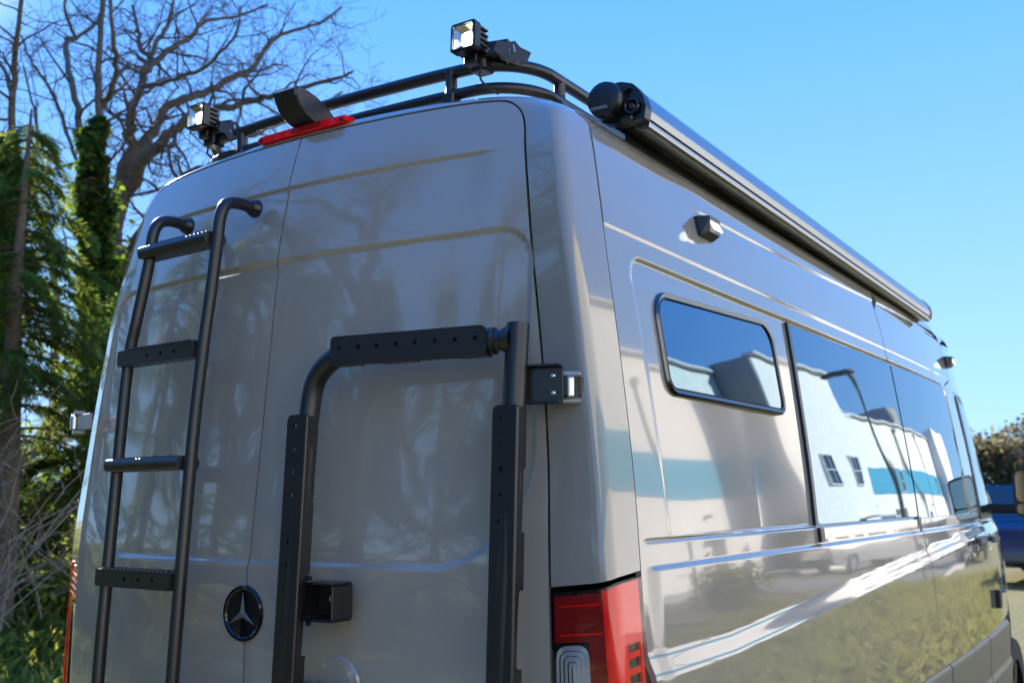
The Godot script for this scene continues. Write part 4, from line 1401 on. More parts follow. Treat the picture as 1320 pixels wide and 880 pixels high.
# ---------------------------------------------------------------- emblem, brake light, camera, side lamps, handles
func make_small_fittings():
	hinge(1.0)
	hinge(-1.0)
	# round emblem with a three-pointed star
	var E := group_part(van, "emblem")
	var o := Transform3D(Basis.IDENTITY, Vector3(-0.006, 1.313, 0.1005))
	var b := MB.new()
	b.lathe(PackedVector2Array([Vector2(0.069, -0.008), Vector2(0.069, 0.007), Vector2(0.066, 0.011), Vector2(0.061, 0.010), Vector2(0.057, 0.006), Vector2(0.0, 0.0065)]), o, 48)
	part(E, "disc", b.mesh(), M.black_gloss)
	var st := MB.new()
	for k in 3:
		var a := PI / 2 + TAU * k / 3.0
		var d := Vector2.from_angle(a)
		var p := d.orthogonal()
		var tip := d * 0.055
		var l := p * 0.0085 + d * 0.005
		var r := -p * 0.0085 + d * 0.005
		var z0 := 0.0068
		var ctr := o * Vector3(0, 0, 0.0135)
		var T := o * Vector3(tip.x, tip.y, z0 + 0.001)
		var Lp := o * Vector3(l.x, l.y, z0)
		var Rp := o * Vector3(r.x, r.y, z0)
		st.flat_tri(ctr, T, Lp, Vector3(0, 0, 1))
		st.flat_tri(ctr, T, Rp, Vector3(0, 0, 1))
	part(E, "star", st.mesh(), M.grey_plastic)
	# high brake light
	var B := group_part(van, "brake_light")
	var red := MB.new()
	var pts_n := 24
	var P := []
	for i in pts_n + 1:
		var x: float = lerp(-0.172, 0.168, float(i) / pts_n)
		var hgt := 0.0135
		if i == 0 or i == pts_n:
			hgt = 0.008
		var y := 2.627
		var zb := rear_base(x, y)
		P.append([Vector3(x, y - hgt, rear_base(x, y - hgt) - 0.004), Vector3(x, y - hgt, rear_base(x, y) + 0.018), Vector3(x, y + hgt * 0.6, zb + 0.016), Vector3(x, y + hgt, zb + 0.006), Vector3(x, y + hgt, zb - 0.03)])
	for i in pts_n:
		for k in 4:
			red.quad(P[i][k], P[i + 1][k], P[i + 1][k + 1], P[i][k + 1], Vector3(0, [-1.0, 0.0, 0.5, 1.0][k], [0.0, 1.0, 1.0, 0.0][k]))
	for e in [0, pts_n]:
		var sx := Vector3(-1 if e == 0 else 1, 0, 0)
		red.quad(P[e][0], P[e][1], P[e][3], P[e][4], sx)
		red.flat_tri(P[e][1], P[e][2], P[e][3], sx)
	part(B, "lens", red.mesh(), M.red_lens)
	for sx in [-0.158, 0.154]:
		var sc := MB.new()
		sc.lathe(PackedVector2Array([Vector2(0.0055, -0.004), Vector2(0.0055, 0.001), Vector2(0.0, 0.0012)]), xf(Vector3(sx, 2.623, rear_base(sx, 2.625) + 0.018)), 10)
		part(B, "screw", sc.mesh(), M.black_plastic)
	var dk := box_mesh(xf(Vector3(0.025, 2.6265, rear_base(0.02, 2.627) + 0.0165), Vector3(-0.10, 0, 0)), Vector3(0.115, 0.016, 0.006), 0.001)
	part(B, "smoked_window", dk, M.dark_red_lens)
	# camera pod on the brake light
	var Cm := group_part(van, "rear_camera")
	var prof := [Vector2(-0.16, 2.640), Vector2(-0.135, 2.672), Vector2(-0.10, 2.695), Vector2(-0.055, 2.714), Vector2(-0.015, 2.722), Vector2(0.020, 2.722), Vector2(0.030, 2.712), Vector2(0.028, 2.695), Vector2(0.012, 2.668), Vector2(-0.012, 2.648), Vector2(-0.045, 2.636), Vector2(-0.07, 2.634)]
	var hs := MB.new()
	var cxs := [[-0.034, 0.90], [-0.028, 1.0], [0.048, 1.0], [0.054, 0.93]]
	var ctr2 := Vector2(-0.05, 2.675)
	for s in 3:
		for i in prof.size():
			var j: int = (i + 1) % prof.size()
			var A0: Vector2 = ctr2 + (prof[i] - ctr2) * cxs[s][1]
			var B0: Vector2 = ctr2 + (prof[j] - ctr2) * cxs[s][1]
			var A1: Vector2 = ctr2 + (prof[i] - ctr2) * cxs[s + 1][1]
			var B1: Vector2 = ctr2 + (prof[j] - ctr2) * cxs[s + 1][1]
			var m2: Vector2 = (A0 + B0) * 0.5 - ctr2
			hs.quad(Vector3(cxs[s][0], A0.y, A0.x), Vector3(cxs[s][0], B0.y, B0.x), Vector3(cxs[s + 1][0], B1.y, B1.x), Vector3(cxs[s + 1][0], A1.y, A1.x), Vector3(s - 1, m2.y * 10, m2.x * 10))
	var pv := PackedVector2Array(prof)
	var tr := Geometry2D.triangulate_polygon(pv)
	for e in [0, 3]:
		for i in range(0, tr.size(), 3):
			var w := []
			for k in 3:
				var q: Vector2 = ctr2 + (pv[tr[i + k]] - ctr2) * cxs[e][1]
				w.append(Vector3(cxs[e][0], q.y, q.x))
			hs.flat_tri(w[0], w[1], w[2], Vector3(-1 if e == 0 else 1, 0, 0))
	part(Cm, "housing", hs.mesh(), M.black_plastic)
	var cl := MB.new()
	cl.lathe(PackedVector2Array([Vector2(0.010, -0.008), Vector2(0.010, 0.003), Vector2(0.007, 0.004), Vector2(0.006, 0.001), Vector2(0.0, 0.003)]), Transform3D(Basis(Vector3.RIGHT, 0.45), Vector3(0.01, 2.701, 0.028)), 16)
	part(Cm, "camera_lens", cl.mesh(), M.black_gloss)
	# two scene lamps high on the side
	for q in [[-0.835, 2.378, 0], [-4.47, 2.36, 1]]:
		var S := group_part(van, "scene_lamp")
		var a := side_p(q[0], q[1])
		var nn: Vector3 = a[1]
		var zz := Vector3(0, 0, 1)
		var yy := zz.cross(nn).normalized()
		zz = nn.cross(yy).normalized()
		var X := Transform3D(Basis(zz, yy, nn).scaled_local(Vector3(0.85, 0.80, 0.85)), a[0])   # local x backwards (+z), y up, z outwards
		var h := MB.new()
		var base := [Vector3(-0.060, -0.042, -0.006), Vector3(0.060, -0.042, -0.006), Vector3(0.060, 0.034, -0.006), Vector3(-0.060, 0.034, -0.006)]
		var rim := [Vector3(-0.060, -0.040, 0.012), Vector3(0.060, -0.040, 0.012), Vector3(0.060, 0.034, 0.012), Vector3(-0.060, 0.034, 0.012)]
		var up := [Vector3(-0.044, -0.036, 0.040), Vector3(0.044, -0.036, 0.040), Vector3(0.044, 0.022, 0.054), Vector3(-0.044, 0.022, 0.054)]
		for i in 4:
			var j := (i + 1) % 4
			var out: Vector3 = X.basis * ((rim[i] + rim[j]) * 0.5)
			h.quad(X * base[i], X * base[j], X * rim[j], X * rim[i], out)
			h.quad(X * rim[i], X * rim[j], X * up[j], X * up[i], out)
		h.quad(X * up[0], X * up[1], X * up[2], X * up[3], X.basis.z)
		part(S, "housing", h.mesh(), M.black_plastic)
		var tilt := Transform3D(Basis(Vector3.RIGHT, -0.237), Vector3(0, -0.007, 0.0485))
		var rb := MB.new()
		for k in 9:
			rb.box(X * tilt * xf(Vector3(-0.036 + 0.009 * k, 0.0265, 0.001)), Vector3(0.004, 0.010, 0.005), 0.0)
		part(S, "rib", rb.mesh(), M.black_gloss)
		part(S, "led_lamp", box_mesh(X * tilt * xf(Vector3(0.004, -0.005, 0.0015)), Vector3(0.074, 0.042, 0.005), 0.001), M.led_soft_glow)
		var ol := OmniLight3D.new()
		ol.name = "scene_lamp_glow"
		ol.light_color = Color(1, 0.99, 0.95)
		ol.light_energy = 0.00015
		ol.light_size = 0.015
		ol.omni_range = 20.0
		ol.omni_attenuation = 2.0
		ol.shadow_enabled = true
		ol.position = X * tilt * Vector3(0.004, -0.005, 0.02)
		S.add_child(ol, true)
	# handles of the sliding and the front door
	for q in [[-4.005, 1.352], [-4.525, 1.345]]:
		var H := group_part(van, "door_handle")
		var a := side_p(q[0], q[1])
		var cup := MB.new()
		cup.lathe(PackedVector2Array([Vector2(0.048, -0.002), Vector2(0.046, 0.002), Vector2(0.036, 0.0005), Vector2(0.0, -0.001)]), Transform3D(Basis(Vector3(0, 0, -1), Vector3(0, 1, 0), Vector3(1, 0, 0)), a[0] + Vector3(0.001, -0.015, 0)), 20)
		part(H, "cup", cup.mesh(), M.paint)
		part(H, "grip", box_mesh(xf(a[0] + Vector3(0.032, 0.0, 0)), Vector3(0.022, 0.036, 0.19), 0.009), M.grey_plastic)
		part(H, "stem", box_mesh(xf(a[0] + Vector3(0.012, 0.0, -0.07)), Vector3(0.03, 0.026, 0.03), 0.004), M.black_plastic)
	# handle in the right rear door
	var rh := group_part(van, "door_handle")
	var cu := MB.new()
	cu.lathe(PackedVector2Array([Vector2(0.072, -0.006), Vector2(0.068, 0.0005), Vector2(0.05, 0.004), Vector2(0.0, 0.007)]), Transform3D(Basis.IDENTITY, Vector3(0.30, 1.160, rear_base(0.30, 1.16) + 0.002)), 32)
	part(rh, "cup", cu.mesh(), M.paint)
	part(rh, "grip", box_mesh(xf(Vector3(0.275, 1.150, rear_base(0.27, 1.16) + 0.026)), Vector3(0.20, 0.036, 0.03), 0.012), M.black_plastic)
	# step of the front door's stay, a small dark hinge cover
	var hc := side_p(-4.47, 1.02)
	part(van, "hinge_cover", box_mesh(xf(hc[0] + Vector3(0.012, 0, 0)), Vector3(0.035, 0.10, 0.05), 0.006), M.black_plastic)

# ---------------------------------------------------------------- cab, wheels, mirrors
func make_front_and_wheels():
	var P: Material = M.paint
	# windscreen, bonnet and nose as lofted sections (z, y, half width)
	var secs := [[-4.80, 2.50, 0.68], [-4.98, 2.38, 0.70], [-5.78, 1.48, 0.82]]
	var ws := MB.new()
	for i in secs.size() - 1:
		for s in 12:
			var a0 := -1.0 + s / 6.0
			var a1 := -1.0 + (s + 1) / 6.0
			var q := func(k: int, a: float) -> Vector3: return Vector3(secs[k][2] * a, secs[k][1] - 0.02 * a * a, secs[k][0] + 0.16 * a * a)
			ws.quad(q.call(i, a0), q.call(i, a1), q.call(i + 1, a1), q.call(i + 1, a0), Vector3(0, 0.5, -1))
	part(van, "windscreen", ws.mesh(), M.cab_glass)
	for s in [-1.0, 1.0]:
		var pl := spline([Vector3(0.70 * s, 2.42, -4.74), Vector3(0.72 * s, 2.33, -4.90), Vector3(0.765 * s, 1.95, -5.22), Vector3(0.82 * s, 1.48, -5.62)], 6)
		part(van, "windscreen_pillar", pipe(pl, 0.045, 10), P)
	var nose := MB.new()
	var sec2 := [[-5.60, 1.46, 0.88], [-5.80, 1.40, 0.88], [-6.10, 1.28, 0.86], [-6.28, 1.10, 0.83], [-6.34, 0.80, 0.84], [-6.32, 0.40, 0.84]]
	for i in sec2.size() - 1:
		for s in 12:
			var a0 := -1.0 + s / 6.0
			var a1 := -1.0 + (s + 1) / 6.0
			var q := func(k: int, a: float) -> Vector3: return Vector3(sec2[k][2] * a, sec2[k][1] - 0.05 * a * a * a * a, sec2[k][0] + 0.22 * a * a * a * a)
			nose.quad(q.call(i, a0), q.call(i, a1), q.call(i + 1, a1), q.call(i + 1, a0), Vector3(0, 0.8, -1))
	part(van, "bonnet", nose.mesh(), P)
	for s in [-1.0, 1.0]:
		var wing := MB.new()
		var f := func(z: float, y: float) -> Vector3: return Vector3((side_w(y).x - front_taper(z, y) - 0.10 * ss(-5.7, -6.25, z)) * s, min(y, 1.47 - 0.28 * ss(-5.5, -6.2, z)), z)
		surf_grid(lines(-6.15, -5.43, 0.06), lines(0.80, 1.45, 0.06), f, Vector3(s, 0, 0), wing)
		part(van, "front_wing", wing.mesh(), P)
	for s in [1.0, -1.0]:
		var mr := group_part(van, "wing_mirror")
		var c := Vector3(1.135 * s, 1.605, -5.40)
		var b := MB.new()
		var out := round_rect(-0.115, -0.150, 0.115, 0.150, 0.045, 5)
		var T := Transform3D(Basis(Vector3.UP, 0.12 * s), c)
		b.prism(out, T, -0.03, 0.035, true)
		var small := round_rect(-0.085, -0.12, 0.085, 0.12, 0.045, 5)
		for i in out.size():
			var j := (i + 1) % out.size()
			b.quad(T * Vector3(out[i].x, out[i].y, -0.03), T * Vector3(out[j].x, out[j].y, -0.03), T * Vector3(small[j].x, small[j].y, -0.10), T * Vector3(small[i].x, small[i].y, -0.10), T.basis * Vector3(out[i].x, out[i].y, -0.1))
		b.box(xf(Vector3(0.97 * s, 1.505, -5.42)), Vector3(0.26, 0.065, 0.07), 0.012)
		part(mr, "housing", b.mesh(), M.black_plastic)
		var g := MB.new()
		g.prism(round_rect(-0.098, -0.060, 0.098, 0.134, 0.035, 5), T, 0.03, 0.0375)
		part(mr, "mirror_glass", g.mesh(), M.mirror_glass)
		var g2 := MB.new()
		g2.prism(round_rect(-0.098, -0.134, 0.098, -0.072, 0.025, 5), T, 0.03, 0.0375)
		part(mr, "mirror_glass", g2.mesh(), M.mirror_glass)
		var hl := MB.new()
		hl.prism(round_rect(-0.10, -0.14, 0.10, 0.14, 0.05, 4), Transform3D(Basis(Vector3.UP, 0.3 * s), Vector3(0.72 * s, 1.02, -6.18)), -0.06, 0.02)
		part(van, "headlight", hl.mesh(), M.head_lamp)
	for w in [[0.86, -1.59], [-0.86, -1.59], [0.86, -5.25], [-0.86, -5.25]]:
		make_wheel(van, Vector3(w[0], 0.365, w[1]), 0.365, 0.25, M.black_plastic)
	# floor pan, so that no light enters from below
	part(van, "underbody", box_mesh(xf(Vector3(0, 0.46, -2.9)), Vector3(1.86, 0.10, 5.6), 0.02), M.gap)

func make_wheel(parent: Node, at: Vector3, r: float, w: float, rim: Material):
	var g := group_part(parent, "wheel")
	var X := Transform3D(Basis(Vector3.UP, PI / 2), at)
	var t := MB.new()
	t.lathe(PackedVector2Array([Vector2(r * 0.62, -w * 0.5), Vector2(r * 0.93, -w * 0.5), Vector2(r, -w * 0.36), Vector2(r, w * 0.36), Vector2(r * 0.93, w * 0.5), Vector2(r * 0.62, w * 0.5)]), X, 28)
	part(g, "tyre", t.mesh(), M.rubber)
	var m := MB.new()
	for e in [-1.0, 1.0]:
		m.lathe(PackedVector2Array([Vector2(r * 0.64, w * 0.47 * e), Vector2(r * 0.58, w * 0.34 * e), Vector2(r * 0.25, w * 0.40 * e), Vector2(0.0, w * 0.40 * e)]), X, 28)
	for k in 6:
		var a := TAU * k / 6.0
		for e in [-1.0, 1.0]:
			m.box(X * Transform3D(Basis(Vector3.BACK, a), Vector3(cos(a), sin(a), 0) * r * 0.36 + Vector3(0, 0, w * 0.38 * e)), Vector3(r * 0.5, r * 0.13, 0.03), 0.006)
	part(g, "rim", m.mesh(), rim)

# ---------------------------------------------------------------- ground and building
func gh(x: float, z: float) -> float:
	return 0.16 * max(0.0, min(-6.6 - x, 9.0)) + 0.03 * sin(x * 0.9) * sin(z * 0.7 + 1.0) * ss(3.0, 6.0, abs(x) + abs(z + 2.0) * 0.5) * ss(-9.0, -7.0, -abs(x))

func struct(called: String, mesh: Mesh, m: Material) -> MeshInstance3D:
	var o := part(self, called, mesh, m)
	o.set_meta("kind", "structure")
	return o

func make_ground():
	var xs := PackedFloat32Array([-400, -200, -100, -60, -40, -30])
	xs.append_array(lines(-24, -3, 0.5))
	xs.append_array(lines(-1, 7.5, 1.5))
	xs.append_array(PackedFloat32Array([20, 40, 80, 160, 400]))
	var zs := PackedFloat32Array([-400, -200, -100, -70])
	zs.append_array(lines(-50, 30, 1.0))
	zs.append_array(PackedFloat32Array([60, 120, 400]))
	var f := func(x: float, z: float) -> Vector3: return Vector3(x, gh(x, z), z)
	struct("ground", surf_grid(xs, zs, f, Vector3.UP).mesh(), M.grass)
	struct("parking_lot", box_mesh(xf(Vector3(10.0, -0.096, -64.0)), Vector3(8.0, 0.2, 74.0)), M.asphalt)
	struct("pavement", box_mesh(xf(Vector3(14.8, -0.0, -48.0)), Vector3(1.6, 0.24, 120.0), 0.02), M.concrete)
	struct("planting_bed", box_mesh(xf(Vector3(10.0, -0.10, -20.0)), Vector3(8.0, 0.24, 13.6), 0.05), M.mulch)
	struct("kerb", box_mesh(xf(Vector3(5.9, 0.0, -64.0)), Vector3(0.18, 0.24, 74.0), 0.02), M.concrete)
	for k in 14:
		struct("bay_marking", box_mesh(xf(Vector3(11.3, 0.006, -32.0 - 2.8 * k)), Vector3(4.6, 0.004, 0.1)), M.line_paint)

func make_building():
	var B := thing("warehouse", "long white warehouse with a teal stripe and a projecting bay", "building")
	var xw := 15.6
	# walls with parapet
	part(B, "wall", box_mesh(xf(Vector3(xw + 10.0, 5.85, -8.0)), Vector3(20.0, 11.7, 68.0)), M.wall_white)
	part(B, "wall", box_mesh(xf(Vector3(xw + 10.0, 5.4, -84.0)), Vector3(20.0, 10.8, 56.0)), M.wall_white)
	part(B, "bay_wall", box_mesh(xf(Vector3(xw + 4.0, 6.1, -47.5)), Vector3(12.0, 12.2, 11.0)), M.wall_white)
	part(B, "bay_wall", box_mesh(xf(Vector3(xw + 4.0, 5.9, -96.0)), Vector3(11.0, 11.8, 9.0)), M.wall_white)
	part(B, "bay_return", box_mesh(xf(Vector3(xw - 1.0, 6.1, -41.95)), Vector3(1.9, 12.1, 0.1)), M.wall_grey)
	# teal stripes, 6 mm proud
	for z in [[25.9, -41.9], [-53.1, -91.4]]:
		part(B, "stripe", box_mesh(xf(Vector3(xw - 0.02, 5.75, (z[0] + z[1]) * 0.5)), Vector3(0.05, 2.2, z[0] - z[1])), M.stripe_teal)
	# copings
	for q in [[0.0, 11.75, -8.0, 68.0], [0.0, 10.85, -84.0, 56.0]]:
		part(B, "coping", box_mesh(xf(Vector3(xw, q[1], q[2])), Vector3(0.5, 0.16, q[3]), 0.02), M.window_frame)
	part(B, "coping", box_mesh(xf(Vector3(xw - 2.0, 12.25, -47.5)), Vector3(0.5, 0.16, 11.2), 0.02), M.window_frame)
	# roof plant box
	part(B, "roof_box", box_mesh(xf(Vector3(xw + 3.0, 12.0, -80.0)), Vector3(4.0, 2.6, 3.4), 0.05), M.wall_grey)
	# windows
	var wins := [[xw - 0.05, 5.75, 12.0], [xw - 0.05, 5.75, 2.0], [xw - 2.05, 5.9, -46.8], [xw - 2.05, 5.9, -50.5], [xw - 0.05, 5.75, -68.5], [xw - 0.05, 5.75, -87.0], [xw - 0.05, 2.0, -62.0], [xw - 0.05, 2.0, -74.0]]
	for w in wins:
		var W := group_part(B, "window")
		var fr := MB.new()
		for s in [-1.0, 1.0]:
			fr.box(xf(Vector3(w[0], w[1], w[2] + s * 0.85)), Vector3(0.12, 2.0, 0.1))
			fr.box(xf(Vector3(w[0], w[1] + s * 0.95, w[2])), Vector3(0.12, 0.1, 1.6))
		fr.box(xf(Vector3(w[0], w[1], w[2])), Vector3(0.10, 1.8, 0.07))
		fr.box(xf(Vector3(w[0] + 0.003, w[1], w[2])), Vector3(0.10, 0.07, 1.6))
		part(W, "frame", fr.mesh(), M.window_frame)
		part(W, "pane", box_mesh(xf(Vector3(w[0] + 0.02, w[1], w[2])), Vector3(0.04, 1.8, 1.6)), M.window_dark)
	for z in [-36.0, -49.5, -60.0]:
		var D := group_part(B, "door")
		var dx: float = xw - 0.04 if z != -49.5 else xw - 2.04
		part(D, "leaf", box_mesh(xf(Vector3(dx, 1.25, z)), Vector3(0.1, 2.3, 1.1), 0.01), M.car_grey)
		part(D, "canopy", box_mesh(xf(Vector3(dx - 0.5, 2.6, z)), Vector3(1.1, 0.12, 2.0), 0.02), M.window_frame)
	for z in [14.5, -9.0, -33.0, -58.5, -71.5, -79.0]:
		var dp := MB.new()
		dp.box(xf(Vector3(xw - 0.08, 5.2, z)), Vector3(0.12, 10.4, 0.12), 0.02)
		dp.box(xf(Vector3(xw - 0.12, 10.3, z)), Vector3(0.26, 0.35, 0.3), 0.03)
		part(B, "downpipe", dp.mesh(), M.wall_grey)
	for z in [-65.5]:
		var rd := group_part(B, "roller_door")
		for k in 10:
			part(rd, "slat", box_mesh(xf(Vector3(xw - 0.03, 0.28 + 0.32 * k, z)), Vector3(0.08, 0.29, 3.4), 0.02), M.trim_grey)
	for z in [-38.5, -60.0, -76.5]:
		part(B, "wall_light", box_mesh(xf(Vector3(xw - 0.14, 3.6, z)), Vector3(0.28, 0.2, 0.34), 0.04), M.grey_plastic)
	for z in [20.0, 8.0, -4.0, -16.0, -28.0]:
		part(B, "joint", box_mesh(xf(Vector3(xw - 0.004, 5.8, z)), Vector3(0.03, 11.4, 0.04)), M.wall_grey)
	for z in [-62.0, -74.0, -82.0]:
		part(B, "joint", box_mesh(xf(Vector3(xw - 0.004, 5.3, z + 3.0)), Vector3(0.03, 10.4, 0.04)), M.wall_grey)

# ---------------------------------------------------------------- trees
const LIMBS := [
	["A", [[-11.17,2.52,-7.32,0.156], [-10.93,3.72,-7.22,0.150], [-10.68,4.91,-7.05,0.141], [-10.59,5.78,-7.02,0.128], [-10.35,6.43,-6.97,0.091], [-10.20,6.77,-6.87,0.077], [-10.22,7.06,-6.86,0.063], [-10.37,7.42,-7.08,0.057], [-10.46,7.81,-7.25,0.051], [-10.57,8.11,-7.41,0.041], [-10.66,8.28,-7.27,0.033], [-10.74,8.54,-7.32,0.026], [-10.77,8.92,-7.21,0.019]]],
	["A", [[-10.60,5.93,-7.09,0.126], [-9.90,6.29,-6.94,0.090], [-9.34,6.42,-6.81,0.075], [-9.19,6.56,-6.84,0.068], [-8.86,6.70,-6.93,0.055], [-8.46,6.75,-7.06,0.047], [-8.03,6.83,-7.21,0.039], [-7.44,6.77,-7.12,0.034], [-6.74,6.76,-7.17,0.026], [-6.32,6.81,-7.21,0.014]]],
	["A", [[-10.49,6.43,-7.07,0.092], [-10.60,6.90,-7.49,0.074], [-10.82,7.38,-7.85,0.068], [-10.68,7.65,-8.01,0.064], [-10.61,7.89,-8.44,0.060], [-10.47,8.29,-8.93,0.052], [-10.36,8.64,-9.31,0.043], [-10.27,9.00,-9.47,0.039], [-10.19,9.33,-9.81,0.030], [-9.80,9.52,-10.15,0.025], [-9.79,10.04,-10.69,0.016]]],
	["A", [[-10.18,7.67,-7.05,0.055], [-10.19,7.94,-7.27,0.047], [-10.07,8.16,-7.43,0.043], [-10.12,8.52,-7.82,0.035], [-10.15,8.81,-8.04,0.031], [-10.06,9.06,-8.53,0.022], [-9.85,9.42,-9.05,0.018]]],
	["A", [[-10.22,7.45,-7.06,0.042], [-9.73,7.44,-7.09,0.034], [-9.38,7.47,-7.14,0.029], [-8.99,7.46,-7.11,0.025], [-8.44,7.57,-7.01,0.019], [-8.07,7.67,-6.87,0.016], [-7.97,7.97,-6.83,0.012]]],
	["A", [[-10.83,4.50,-7.19,0.152], [-10.14,4.93,-6.93,0.105], [-9.71,5.29,-6.86,0.087], [-9.15,5.54,-6.69,0.074], [-8.66,5.71,-6.64,0.057], [-8.16,5.75,-6.58,0.044]]],
	["A", [[-9.60,7.05,-7.54,0.046], [-9.79,7.01,-8.15,0.039], [-9.60,7.01,-8.51,0.035], [-9.49,7.30,-8.90,0.031], [-9.19,7.49,-9.31,0.027], [-8.98,8.03,-9.86,0.018]]],
	["A", [[-10.11,7.87,-7.06,0.038], [-10.00,8.13,-7.12,0.034], [-10.05,8.47,-7.30,0.030], [-9.97,8.81,-7.31,0.021]]],
	["B", [[-9.53,1.63,-6.14,0.084], [-9.54,3.67,-6.01,0.079], [-9.26,4.59,-5.79,0.073], [-9.00,5.29,-5.57,0.061], [-8.83,5.81,-5.43,0.052], [-8.88,6.33,-5.46,0.047], [-8.87,7.01,-5.42,0.036], [-8.63,7.79,-5.27,0.030]]],
	["B", [[-9.06,6.43,-5.59,0.048], [-8.63,6.48,-5.43,0.039], [-8.36,6.67,-5.30,0.031], [-8.00,6.74,-5.01,0.027], [-7.91,7.05,-4.89,0.023], [-7.90,7.39,-4.83,0.021]]],
	["B", [[-9.27,5.45,-5.63,0.055], [-9.59,5.81,-5.80,0.053], [-10.04,6.35,-5.98,0.047], [-10.07,6.86,-5.89,0.043], [-10.21,7.24,-5.90,0.039], [-10.65,7.71,-6.11,0.036], [-10.98,8.09,-6.30,0.034], [-11.04,8.19,-6.49,0.030], [-11.17,8.61,-6.90,0.022], [-11.35,9.01,-7.09,0.018]]],
	["B", [[-9.23,7.27,-5.33,0.022], [-9.10,7.33,-5.15,0.022], [-8.92,7.42,-4.95,0.017], [-8.76,7.61,-4.87,0.013]]],
	["C", [[-9.33,3.57,-4.71,0.067], [-9.16,4.62,-4.56,0.057], [-9.28,5.57,-4.60,0.047], [-9.12,6.17,-4.49,0.039], [-8.84,6.51,-4.32,0.033], [-8.56,6.76,-4.18,0.027], [-8.33,7.15,-4.07,0.022]]],
	["C", [[-9.04,6.18,-4.44,0.023], [-9.22,6.54,-4.42,0.021], [-9.42,6.85,-4.34,0.017]]],
	["D", [[-10.67,3.69,-6.23,0.055], [-10.85,4.36,-6.28,0.052], [-10.81,4.82,-6.18,0.049], [-10.72,5.17,-6.00,0.042], [-10.58,5.48,-5.77,0.036], [-10.40,5.84,-5.56,0.027], [-10.14,6.28,-5.45,0.020], [-10.25,6.71,-5.41,0.014], [-10.14,7.09,-5.20,0.012]]],
	["D", [[-10.17,5.90,-6.17,0.023], [-10.36,6.16,-6.17,0.025], [-10.48,6.53,-6.06,0.025], [-10.87,6.99,-6.20,0.025], [-10.97,7.35,-6.02,0.021], [-11.27,7.74,-5.95,0.017], [-11.61,8.20,-6.00,0.013]]],
]

func twigs_on(b: MB, pts: PackedVector3Array, rad: PackedFloat32Array, per_m: float, reach: float, depth: int, r: RandomNumberGenerator, from := 0.25):
	var k := pts.size()
	var total := 0.0
	for i in k - 1:
		total += pts[i].distance_to(pts[i + 1])
	var count := int(ceil(total * per_m))
	for n in count:
		var f := lerpf(from, 1.0, (n + r.randf()) / count)
		var g: float = f * (k - 1)
		var i: int = min(int(g), k - 2)
		var p := pts[i].lerp(pts[i + 1], g - i)
		var rr: float = lerp(rad[i], rad[i + 1], g - i)
		var t := (pts[i + 1] - pts[i]).normalized()
		var side := t.cross(Vector3(r.randfn(), r.randfn(), r.randfn())).normalized()
		var d := (t * r.randf_range(0.2, 0.8) + side * 0.9 + Vector3(0, r.randf_range(-0.1, 0.5), 0)).normalized()
		var ln: float = reach * r.randf_range(0.45, 1.15) * (1.15 - 0.5 * f)
		var seg := 5 if depth > 1 else 4
		var q := PackedVector3Array([p])
		var w := PackedFloat32Array()
		var r0: float = clamp(rr * 0.5, 0.003, 0.008 + 0.009 * depth)
		w.append(r0)
		for s in seg:
			d = (d + Vector3(r.randfn(), r.randfn() + 0.10, r.randfn()) * 0.34).normalized()
			q.append(q[-1] + d * ln / seg)
			w.append(lerp(r0, 0.0025, float(s + 1) / seg))
		b.tube(q, w, 4 if depth < 2 else 5, false)
		if depth > 0:
			twigs_on(b, q, w, per_m * 1.35, reach * 0.52, depth - 1, r, 0.2)

func ivy(parent: Node, pts: PackedVector3Array, rad: float, count: int, r: RandomNumberGenerator, leaf: Mesh):
	var mm := MultiMesh.new()
	mm.transform_format = MultiMesh.TRANSFORM_3D
	mm.use_colors = true
	mm.mesh = leaf
	mm.instance_count = count
	for i in count:
		var g := r.randf() * (pts.size() - 1)
		var k: int = min(int(g), pts.size() - 2)
		var p := pts[k].lerp(pts[k + 1], g - k)
		var a := r.randf() * TAU
		var lump := 0.72 + 0.42 * sin(p.y * 2.3 + a * 1.0) + 0.34 * sin(p.y * 6.1 + a * 2.0) + (0.9 if r.randf() < 0.06 else 0.0)
		var o: Vector3 = Vector3(cos(a), r.randf_range(-0.2, 0.2), sin(a)) * rad * (0.35 + 0.65 * sqrt(r.randf())) * maxf(0.35, lump) * (1.0 - 0.8 * pow(g / (pts.size() - 1), 2.5))
		var bs := Basis.from_euler(Vector3(r.randf_range(-1.0, 1.0), r.randf() * TAU, r.randf_range(-0.6, 0.6))) * r.randf_range(0.7, 1.3)
		mm.set_instance_transform(i, Transform3D(bs, p + o))
		var s := r.randf()
		mm.set_instance_color(i, Color(0.05, 0.10, 0.024).lerp(Color(0.27, 0.38, 0.075), s * s * s))
	var o2 := MultiMeshInstance3D.new()
	o2.name = "ivy_leaves"
	o2.multimesh = mm
	o2.material_override = M.leaf
	o2.set_meta("kind", "stuff")
	parent.add_child(o2, true)

func leaf_cluster(n: int, size: float, spread: float, sd: int) -> ArrayMesh:
	var r := RandomNumberGenerator.new()
	r.seed = sd
	var b := MB.new()
	for i in n:
		var p := Vector3(r.randf_range(-1, 1), r.randf_range(-0.6, 0.6), r.randf_range(-1, 1)) * spread
		var bs := Basis.from_euler(Vector3(r.randf_range(-0.9, 0.9), r.randf() * TAU, r.randf_range(-0.6, 0.6)))
		var s := size * r.randf_range(0.7, 1.25)
		b.leaf(p + bs * Vector3(0, 0, -s), p + bs * Vector3(s * 0.7, s * 0.12, -s * 0.1), p + bs * Vector3(0, 0, s), p + bs * Vector3(-s * 0.7, s * 0.12, -s * 0.1))
	return b.mesh()

